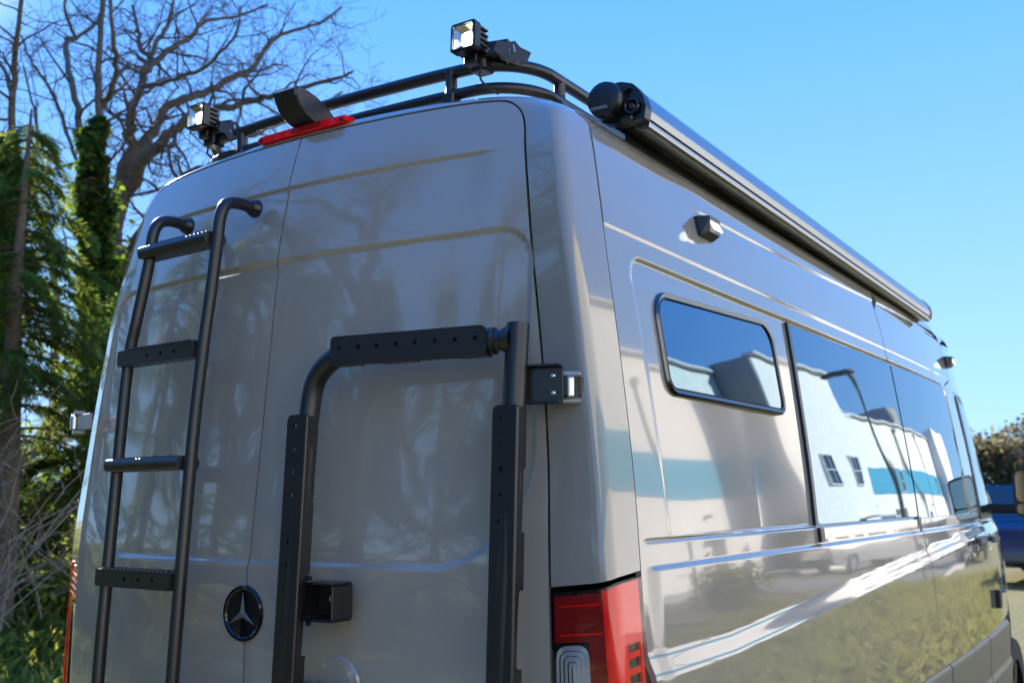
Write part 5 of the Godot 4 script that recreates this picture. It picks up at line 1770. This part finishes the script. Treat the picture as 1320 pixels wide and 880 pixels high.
func spray_mesh() -> ArrayMesh:
	# a flat conifer spray about 0.26 m long that droops at its tip
	var r := RandomNumberGenerator.new()
	r.seed = 5
	var b := MB.new()
	for i in 10:
		var f := i / 9.0
		var p := Vector3(0, -0.05 * f * f, -0.25 * f)
		for s in [-1.0, 1.0]:
			var ln := 0.095 * (1.0 - 0.7 * f) * r.randf_range(0.7, 1.3) + 0.018
			var d := Vector3(s * 0.85, -0.15 + r.randf_range(-0.4, 0.3), -0.55).normalized() * ln
			var wv := Vector3(0.0, 0.003, -0.0075 - 0.003 * r.randf())
			b.leaf(p - wv, p + d * 0.55 - wv * 1.3, p + d, p + d * 0.5 + wv * 1.3)
	return b.mesh()

func conifer(label: String, at: Vector3, height: float, reach: float, sd: int, bare := 0.25, thick := 24.0) -> Node3D:
	var T := thing("conifer_tree", label, "tree", at, 0.0, "conifers in the tree belt")
	var r := RandomNumberGenerator.new()
	r.seed = sd
	var tr := MB.new()
	tr.tube(v3s([Vector3.ZERO - Vector3(0, 0.3, 0), Vector3(0.05, height * 0.3, 0.02), Vector3(-0.04, height * 0.65, 0.03), Vector3(0, height, 0)]), PackedFloat32Array([0.14, 0.11, 0.07, 0.012]), 8)
	part(T, "trunk", tr.mesh(), M.bark)
	var br := MB.new()
	var xs := []
	var cs := []
	var nb := int(height * 17.0)
	for i in nb:
		var f := (i + r.randf()) / nb
		var y := lerpf(bare, height * 0.98, f)
		var ln: float = reach * (1.0 - pow(f, 1.4)) * r.randf_range(0.55, 1.12) + 0.18
		var a := r.randf() * TAU
		var d := Vector3(cos(a), r.randf_range(0.05, 0.3), sin(a))
		var q := PackedVector3Array([Vector3(0, y, 0)])
		var w := PackedFloat32Array([0.016])
		for s in 6:
			d = (d + Vector3(r.randfn() * 0.12, -0.16, r.randfn() * 0.12)).normalized()
			q.append(q[-1] + d * ln / 6.0)
			w.append(lerp(0.015, 0.003, (s + 1) / 6.0))
		br.tube(q, w, 4, false)
		var ns := int(ln * thick) + 3
		for k in ns:
			var g: float = lerp(0.12, 1.0, (k + r.randf()) / ns) * 6.0
			var j: int = min(5, int(g))
			var p := q[j].lerp(q[j + 1], g - j)
			var t := (q[j + 1] - q[j]).normalized()
			var yaw := r.randf_range(-1.1, 1.1)
			var dir := (t.rotated(Vector3.UP, yaw) + Vector3(0, r.randf_range(-0.35, 0.1), 0)).normalized()
			var bs := Basis.looking_at(dir, Vector3.UP) * Basis(Vector3.BACK, r.randf_range(-0.5, 0.5))
			xs.append(Transform3D(bs.scaled(Vector3.ONE * r.randf_range(0.65, 1.25)), p))
			var s2 := r.randf()
			cs.append(Color(0.075, 0.13, 0.032).lerp(Color(0.25, 0.31, 0.085), s2 * s2 + 0.15 * f))
	part(T, "branches", br.mesh(), M.twig, "stuff")
	var mm := MultiMesh.new()
	mm.transform_format = MultiMesh.TRANSFORM_3D
	mm.use_colors = true
	mm.mesh = spray_mesh()
	mm.instance_count = xs.size()
	for i in xs.size():
		mm.set_instance_transform(i, xs[i])
		mm.set_instance_color(i, cs[i])
	var o := MultiMeshInstance3D.new()
	o.name = "foliage"
	o.multimesh = mm
	o.material_override = M.needle
	o.set_meta("kind", "stuff")
	T.add_child(o, true)
	return T

func again(o: Node3D, called: String, label: String, at: Vector3, turn: float, scale := 1.0) -> Node3D:
	var c: Node3D = o.duplicate()
	c.name = numbered(called)
	add_child(c)
	c.position = at
	c.rotation.y = turn
	c.scale = Vector3.ONE * scale
	c.set_meta("label", label)
	return c

func make_trees():
	var about := {
		"A": "large bare oak with mossy spreading limbs behind the van's rear corner",
		"B": "bare tree with an ivy-wrapped trunk beside the spreading oak",
		"C": "slim bare tree with ivy at the left edge of the photo",
		"D": "thin curved bare tree between the ivy-wrapped trunk and the left edge"}
	var trees := {}
	var leafm := leaf_cluster(5, 0.045, 0.07, 3)
	for key in ["A", "B", "C", "D"]:
		var base := Vector3.ZERO
		var mine := []
		for L in LIMBS:
			if L[0] == key:
				mine.append(L[1])
		var q0: Array = mine[0][0]
		base = Vector3(q0[0], gh(q0[0], q0[2]), q0[2])
		var T := thing("bare_tree", about[key], "tree", base, 0.0, "bare trees in the tree belt")
		trees[key] = T
		var tw := MB.new()
		var r := RandomNumberGenerator.new()
		r.seed = 70 + key.unicode_at(0)
		for k in mine.size():
			var raw := []
			var rr := PackedFloat32Array()
			for q in mine[k]:
				raw.append(Vector3(q[0], q[1], q[2]) - base)
				rr.append(q[3])
			if k == 0 and raw[0].y > 0.0:
				raw.push_front(Vector3(raw[0].x * 0.5, -0.2, raw[0].z * 0.5))
				rr.insert(0, rr[0] * 1.25)
			var pts := PackedVector3Array()
			var rad := PackedFloat32Array()
			var sp := spline(raw, 4)
			for i in sp.size():
				var g: float = float(i) / 4.0
				var j: int = min(int(g), rr.size() - 2)
				var w: float = lerp(rr[j], rr[j + 1], g - j)
				pts.append(sp[i] + Vector3(r.randfn(), r.randfn(), r.randfn()) * 0.34 * w)
				rad.append(w)
			var b := MB.new()
			b.tube(pts, rad, 9)
			part(T, "trunk" if k == 0 else "limb", b.mesh(), M.bark)
			var dense := 3.3 if key == "A" else 2.5
			twigs_on(tw, pts, rad, dense, 1.5 if key == "A" else 1.1, 2, r, 0.30 if k == 0 else 0.12)
			if k == 0 and key == "B":
				ivy(T, pts.slice(0, 24), 0.30, 2600, r, leafm)
			if k == 0 and key == "C":
				ivy(T, pts.slice(0, 14), 0.36, 1300, r, leafm)
		part(T, "twigs", tw.mesh(), M.twig, "stuff")
	# conifers
	var c1 := conifer("tall drooping conifer at the left edge beside the ivy-wrapped trunk", Vector3(-8.15, 0.15, -4.15), 5.6, 1.4, 91, 1.95)
	var c2 := conifer("bushy low conifer in front of the ivy-wrapped trunk", Vector3(-8.6, 0.2, -5.5), 3.3, 1.15, 92, 1.5)
	var c3 := conifer("conifer of the belt just behind the camera, nearest the van", Vector3(-8.8, gh(-8.8, 1.4), 1.4), 5.4, 1.7, 93, 0.3, 13.0)
	# the belt goes on behind the photographer; it shows as the dark reflection in the rear doors
	var spots := [[-9.0, 3.6, 1.3], [-9.5, 6.0, 1.5], [-7.6, 7.6, 1.35], [-8.6, 9.6, 1.5], [-7.4, 12.6, 1.6], [-6.2, 10.6, 1.45], [-3.6, 11.0, 1.35], [-1.4, 13.6, 1.5], [-11.5, 8.5, 1.9], [-2.4, 15.0, 1.5], [-10.5, 13.0, 1.9]]
	for i in spots.size():
		var s: Array = spots[i]
		again(c3 if i % 2 == 0 else c2, "conifer_tree", ["conifer of the belt behind the camera, second from the van", "conifer of the belt behind the camera, third from the van", "front conifer of the pair level with the belt's middle", "tall conifer in the belt's middle, behind the front one", "conifer of the belt straight behind the van's left side", "conifer of the belt straight behind the van's middle", "tallest conifer at the far side of the belt's bend", "conifer in front of the bend of the belt", "large conifer at the outer edge of the belt", "conifer nearest the lawn at the belt's end", "large conifer deep in the belt's end", "last conifer of the belt"][i], Vector3(s[0], gh(s[0], s[1]), s[1]), 1.3 * i, s[2] * (1.0 if i % 2 == 0 else 1.5))
	for q in [[-11.0, 10.0, 0.7, 1.1, "bare tree in the middle of the belt behind the camera"], [-5.6, 10.0, 2.4, 1.55, "bare tree near the end of the belt behind the camera"], [-2.0, 12.5, 4.0, 1.5, "bare tree straight behind the van, past the belt of conifers"], [-14.0, 5.0, 5.0, 1.1, "bare tree deep in the belt, level with the van's rear"], [4.0, 22.0, 1.0, 1.2, "bare tree farthest behind the van, on its right side"]]:
		var o: Node3D = trees["A"]
		again(o, "bare_tree", q[4], Vector3(q[0], gh(q[0], q[1]), q[1]), q[2], q[3])
	# beyond the van's front
	again(trees["C"], "bare_tree", "distant ivy-grown tree beyond the wing mirror", Vector3(-6.6, 0.0, -62.0), 0.4, 0.6)
	pass
	again(trees["A"], "bare_tree", "distant pale bare tree beyond the wing mirror", Vector3(-5.6, 0.0, -58.0), 1.0, 0.55)
	again(trees["B"], "bare_tree", "distant bare tree right of the one beyond the wing mirror", Vector3(-3.0, 0.0, -60.0), 2.6, 0.6)
	for i in 5:
		again(c3, "conifer_tree", ["conifer at the right end of the far row ahead of the van", "conifer next to the right end of the far row ahead of the van", "conifer in the middle of the far row ahead of the van", "conifer next to the left end of the far row ahead of the van", "conifer at the left end of the far row ahead of the van"][i], Vector3(-16.0 - 4.5 * i, 0.0, -66.0 + 2.0 * (i % 3)), i * 1.1, 1.4 + 0.15 * (i % 3))

func scatter(called: String, label: String, cat: String, mesh: Mesh, count: int, area: Rect2, r: RandomNumberGenerator, lo: Color, hi: Color, hmax: float, tilt := 0.4, clump := 0.0):
	var mm := MultiMesh.new()
	mm.transform_format = MultiMesh.TRANSFORM_3D
	mm.use_colors = true
	mm.mesh = mesh
	mm.instance_count = count
	var nz := FastNoiseLite.new()
	nz.seed = 77
	nz.frequency = 0.35
	for i in count:
		var x := 0.0
		var z := 0.0
		for k in 6:
			x = area.position.x + r.randf() * area.size.x
			z = area.position.y + r.randf() * area.size.y
			if nz.get_noise_2d(x, z) > clump - 0.5 + r.randf_range(-0.2, 0.2):
				break
		var heap: float = max(0.0, nz.get_noise_2d(x * 1.7 + 40.0, z * 1.7) + 0.35) * hmax
		var s := r.randf_range(0.6, 1.3)
		mm.set_instance_transform(i, Transform3D(Basis.from_euler(Vector3(r.randfn() * tilt, r.randf() * TAU, r.randfn() * tilt)) * s, Vector3(x, gh(x, z) + heap * sqrt(r.randf()), z)))
		mm.set_instance_color(i, lo.lerp(hi, pow(r.randf(), 1.6)))
	var o := MultiMeshInstance3D.new()
	o.name = numbered(called)
	o.multimesh = mm
	o.material_override = M.leaf
	add_child(o)
	tag(o, label, cat)
	o.set_meta("kind", "stuff")

func bush(called: String, label: String, at: Vector3, size: Vector3, count: int, lo: Color, hi: Color, leafm: Mesh, group := ""):
	var T := thing(called, label, "shrub", at, 0.0, group)
	var r := RandomNumberGenerator.new()
	r.seed = int(abs(at.x * 31 + at.z * 17)) + 5
	var st := MB.new()
	for k in 14:
		var a := r.randf() * TAU
		st.tube(v3s([Vector3(cos(a), 0, sin(a)) * 0.05, Vector3(cos(a) * size.x * 0.25, size.y * 0.5, sin(a) * size.z * 0.25), Vector3(cos(a) * size.x * 0.42, size.y * r.randf_range(0.7, 1.0), sin(a) * size.z * 0.42)]), PackedFloat32Array([0.015, 0.009, 0.003]), 4, false)
	part(T, "stems", st.mesh(), M.twig, "stuff")
	var mm := MultiMesh.new()
	mm.transform_format = MultiMesh.TRANSFORM_3D
	mm.use_colors = true
	mm.mesh = leafm
	mm.instance_count = count
	for i in count:
		var d := Vector3(r.randfn(), r.randfn(), r.randfn()).normalized()
		var lump := 0.75 + 0.25 * sin(d.x * 5.0 + at.z) * sin(d.y * 6.0 + at.x) + 0.12 * sin(d.z * 11.0)
		var p := d * lump * pow(r.randf(), 0.33)
		mm.set_instance_transform(i, Transform3D(Basis.from_euler(Vector3(r.randf_range(-1, 1), r.randf() * TAU, r.randf_range(-1, 1))) * r.randf_range(0.7, 1.3), Vector3(p.x * size.x * 0.5, size.y * 0.52 + p.y * size.y * 0.5, p.z * size.z * 0.5)))
		mm.set_instance_color(i, lo.lerp(hi, pow(r.randf(), 1.5)))
	var o := MultiMeshInstance3D.new()
	o.name = "foliage"
	o.multimesh = mm
	o.material_override = M.leaf
	o.set_meta("kind", "stuff")
	T.add_child(o, true)

func make_undergrowth():
	var r := RandomNumberGenerator.new()
	r.seed = 400
	var ivy_m := leaf_cluster(5, 0.045, 0.10, 8)
	var blade := MB.new()
	for i in 9:
		var a := r.randf() * TAU
		var d := Vector3(cos(a), 0, sin(a))
		var p := d * r.randf() * 0.05
		var hgt := r.randf_range(0.10, 0.24)
		var sd := d.cross(Vector3.UP) * 0.005
		blade.leaf(p - sd, p + sd, p + d * hgt * 0.35 + Vector3(0, hgt * 0.75, 0) + sd * 0.6, p + d * hgt * 0.7 + Vector3(0, hgt, 0))
	var bl := blade.mesh()
	scatter("ground_ivy", "sunlit ivy and weeds covering the bank under the trees", "ground cover", ivy_m, 9000, Rect2(-15.5, -13.0, 9.0, 18.0), r, Color(0.132, 0.198, 0.044), Color(0.500, 0.500, 0.132), 0.55, 0.5, 0.35)
	scatter("grass_tufts", "tufts of grass in front of the bank", "grass", bl, 14000, Rect2(-9.5, -11.0, 5.5, 14.0), r, Color(0.176, 0.220, 0.055), Color(0.500, 0.500, 0.176), 0.05, 0.25, 0.0)
	scatter("lawn_tufts", "short grass beside the van's right side", "grass", bl, 16000, Rect2(1.3, -24.0, 6.5, 26.0), r, Color(0.14, 0.145, 0.08), Color(0.23, 0.225, 0.13), 0.0, 0.25, -0.3)
	scatter("fallen_leaves", "brown dead leaves lying on the bank", "leaves", ivy_m, 2500, Rect2(-14.0, -12.0, 8.0, 15.0), r, Color(0.132, 0.077, 0.040), Color(0.396, 0.264, 0.154), 0.06, 0.3, 0.0)
	# pale bramble canes that arch out of the bank
	var spots := [[-7.3, -3.0, "bramble thicket of pale canes under the tall conifer at the left edge"], [-8.2, -5.6, "bramble thicket of pale canes left of the van's tail lamp"], [-8.3, -4.2, "bramble thicket of pale canes deeper in, between the two conifers"]]
	for k in spots.size():
		var s: Array = spots[k]
		var T := thing("bramble", s[2], "shrub", Vector3(s[0], gh(s[0], s[1]), s[1]), 0.0, "pale bramble thickets on the bank")
		var b := MB.new()
		for i in 26:
			var a := r.randf() * TAU
			var d := Vector3(cos(a) * 0.6, r.randf_range(0.6, 1.4), sin(a) * 0.6).normalized()
			var q := PackedVector3Array([Vector3(r.randfn() * 0.3, -0.05, r.randfn() * 0.3)])
			var w := PackedFloat32Array([0.010])
			var ln := r.randf_range(1.4, 4.2)
			for j in 8:
				d = (d + Vector3(r.randfn() * 0.10, -0.10, r.randfn() * 0.10)).normalized()
				q.append(q[-1] + d * ln / 8.0)
				w.append(lerp(0.010, 0.0035, (j + 1) / 8.0))
			b.tube(q, w, 5, false)
			twigs_on(b, q, w, 2.0, 0.5, 0, r, 0.3)
		part(T, "canes", b.mesh(), M.pale_twig, "stuff")
	bush("shrub", "yellow-green leafy shrub at the foot of the bank, lowest at the left", Vector3(-8.4, 0.15, -5.0), Vector3(1.6, 0.9, 1.4), 700, Color(0.198, 0.308, 0.066), Color(0.500, 0.500, 0.154), ivy_m, "shrubs on the bank")
	bush("shrub", "dark leafy shrub behind the yellow-green one on the bank", Vector3(-10.2, 0.5, -5.6), Vector3(2.2, 1.7, 1.8), 1000, Color(0.066, 0.110, 0.031), Color(0.198, 0.286, 0.066), ivy_m, "shrubs on the bank")
	bush("shrub", "leafy shrub below the bushy low conifer, beside the van", Vector3(-9.0, 0.25, -6.9), Vector3(1.7, 1.2, 1.6), 700, Color(0.176, 0.264, 0.055), Color(0.500, 0.500, 0.132), ivy_m, "shrubs on the bank")
	bush("planting_shrub", "low straggly yellow-green shrub in the planting bed by the warehouse", Vector3(8.2, 0.0, -18.0), Vector3(2.2, 1.4, 2.2), 500, Color(0.12, 0.13, 0.03), Color(0.25, 0.24, 0.08), ivy_m)
	bush("clipped_evergreen", "dark upright evergreen by the warehouse bay, the broader of two", Vector3(14.1, 0.1, -41.5), Vector3(1.3, 3.2, 1.3), 900, Color(0.02, 0.035, 0.012), Color(0.05, 0.075, 0.02), ivy_m)
	bush("clipped_evergreen", "dark narrow evergreen by the warehouse bay, the slimmer of two", Vector3(14.1, 0.1, -39.2), Vector3(0.8, 2.8, 0.8), 600, Color(0.02, 0.035, 0.012), Color(0.05, 0.075, 0.02), ivy_m)
	var big := leaf_cluster(6, 0.16, 0.4, 12)
	bush("thicket", "low brownish thicket far away beyond the wing mirror", Vector3(-7.5, 0.0, -66.0), Vector3(15.0, 6.0, 5.0), 1500, Color(0.12, 0.105, 0.07), Color(0.30, 0.26, 0.18), big, "distant thickets")
	bush("thicket", "darker, taller thicket far away left of the brownish one", Vector3(-16.0, 0.0, -70.0), Vector3(12.0, 8.5, 5.0), 1500, Color(0.06, 0.075, 0.045), Color(0.16, 0.18, 0.10), big, "distant thickets")
	# lamp post by the lot
	var P := thing("lamp_post", "thin grey lamp post at the edge of the parking area", "lamp post", Vector3(6.6, 0.0, -27.0))
	var pm := MB.new()
	pm.tube(v3s([Vector3(0, 0, 0), Vector3(0, 4.0, 0), Vector3(0, 7.0, 0)]), PackedFloat32Array([0.05, 0.045, 0.04]), 10)
	part(P, "pole", pm.mesh(), M.grey_plastic)
	part(P, "lamp_head", box_mesh(xf(Vector3(0.3, 7.0, 0)), Vector3(0.8, 0.12, 0.35), 0.03), M.grey_plastic)

# ---------------------------------------------------------------- parked cars
func make_car(called: String, label: String, paint: Material, at: Vector3, turn: float, lenf := 1.0) -> Node3D:
	var C := thing(called, label, "car", at, turn, "cars parked by the warehouse")
	# nose towards -z; profile in (z, y)
	var L := 2.5 * lenf
	var body := round_poly([Vector2(-L, 0.42), Vector2(-L, 0.85), Vector2(-L + 0.12, 1.02), Vector2(-0.95, 1.12), Vector2(L - 0.10, 1.14), Vector2(L, 1.0), Vector2(L, 0.45), Vector2(L - 0.2, 0.32), Vector2(-L + 0.2, 0.30)], [0.08, 0.12, 0.15, 0.1, 0.1, 0.1, 0.1, 0.1, 0.1], 4)
	var outline := body
	for wz in [-L + 0.95, L - 0.98]:
		var circ := PackedVector2Array()
		for i in 20:
			circ.append(Vector2(wz, 0.36) + Vector2.from_angle(TAU * i / 20.0) * 0.42)
		var cut := Geometry2D.clip_polygons(outline, circ)
		if cut.size() > 0:
			outline = cut[0]
	var X := Transform3D(Basis(Vector3(0, 0, 1), Vector3(0, 1, 0), Vector3(-1, 0, 0)), Vector3.ZERO)
	var b := MB.new()
	b.prism(outline, X, -0.93, 0.93, true)
	part(C, "body", b.mesh(), paint)
	# cabin, narrower at the top
	var g := MB.new()
	var base := [Vector2(-1.0 * lenf, 1.10), Vector2(L - 0.08, 1.12), Vector2(L - 0.42, 1.74), Vector2(-0.30 * lenf, 1.76)]
	var q := func(i: int, s: float) -> Vector3: return Vector3(s * (0.90 if i < 2 else 0.72), base[i].y, base[i].x)
	g.quad(q.call(3, -1), q.call(3, 1), q.call(2, 1), q.call(2, -1), Vector3.UP)
	g.quad(q.call(0, -1), q.call(0, 1), q.call(3, 1), q.call(3, -1), Vector3(0, 0.3, -1))
	g.quad(q.call(1, -1), q.call(1, 1), q.call(2, 1), q.call(2, -1), Vector3(0, 0.3, 1))
	for s in [-1.0, 1.0]:
		g.quad(q.call(0, s), q.call(1, s), q.call(2, s), q.call(3, s), Vector3(s, 0.2, 0))
	part(C, "cabin", g.mesh(), paint)
	var face := func(u: float, v: float, s: float) -> Vector3:
		var lo: Vector3 = (q.call(0, s) as Vector3).lerp(q.call(1, s), u)
		var hi: Vector3 = (q.call(3, s) as Vector3).lerp(q.call(2, s), u)
		return lo.lerp(hi, v) + Vector3(s * 0.006, 0.002, 0)
	for s in [-1.0, 1.0]:
		for u in [[0.10, 0.36], [0.39, 0.66], [0.69, 0.95]]:
			var w := MB.new()
			w.quad(face.call(u[0], 0.12, s), face.call(u[1], 0.12, s), face.call(u[1] - 0.01, 0.88, s), face.call(u[0] + (0.02 if u[0] > 0.2 else 0.03), 0.88, s), Vector3(s, 0.2, 0))
			part(C, "window", w.mesh(), M.car_glass)
	for e in [[0, 3, -1.0, "windscreen"], [1, 2, 1.0, "rear_window"]]:
		var w := MB.new()
		var sh := Vector3(0, 0.004, 0.008 * e[2])
		var a: Vector3 = q.call(e[0], -0.90)
		var d: Vector3 = q.call(e[0], 0.90)
		var a2: Vector3 = q.call(e[1], -0.90)
		var d2: Vector3 = q.call(e[1], 0.90)
		w.quad(a.lerp(a2, 0.12) + sh, d.lerp(d2, 0.12) + sh, d.lerp(d2, 0.9) + sh, a.lerp(a2, 0.9) + sh, Vector3(0, 0.4, e[2]))
		part(C, e[3], w.mesh(), M.car_glass)
	for s in [-1.0, 1.0]:
		for wz in [-L + 0.95, L - 0.98]:
			make_wheel(C, Vector3(s * 0.80, 0.36, wz), 0.36, 0.24, M.lens_silver)
		part(C, "headlight", box_mesh(xf(Vector3(s * 0.70, 0.86, -L + 0.04)), Vector3(0.36, 0.18, 0.12), 0.04), M.head_lamp)
		part(C, "tail_light", box_mesh(xf(Vector3(s * 0.80, 0.98, L - 0.04)), Vector3(0.16, 0.28, 0.12), 0.03), M.red_lens)
		part(C, "mirror", box_mesh(xf(Vector3(s * 1.02, 1.15, -0.85)), Vector3(0.16, 0.14, 0.10), 0.03), M.black_plastic)
	part(C, "bumper", box_mesh(xf(Vector3(0, 0.48, -L - 0.02)), Vector3(1.7, 0.2, 0.14), 0.04), M.grey_plastic)
	part(C, "bumper", box_mesh(xf(Vector3(0, 0.52, L + 0.02)), Vector3(1.7, 0.2, 0.14), 0.04), M.grey_plastic)
	part(C, "grille", box_mesh(xf(Vector3(0, 0.76, -L - 0.005)), Vector3(0.9, 0.22, 0.06), 0.02), M.black_plastic)
	return C

func make_cars():
	make_car("parked_car", "silver estate car parked by the warehouse bay", M.car_silver, Vector3(11.2, 0.0, -39.5), 0.52, 1.05)
	make_car("parked_car", "dark grey car parked beyond the silver estate car", M.car_grey, Vector3(9.4, 0.0, -50.0), 0.9)
	make_car("parked_car", "white car parked farthest along the warehouse", M.car_white, Vector3(10.6, 0.0, -58.0), 0.7)
	make_car("parked_car", "dark grey car parked nearest, facing the van", M.car_grey, Vector3(5.2, 0.0, -36.0), 2.7)
	make_car("parked_car", "blue car parked ahead of the van, behind its wing mirror", M.car_blue, Vector3(-0.5, 0.0, -20.5), -0.12)
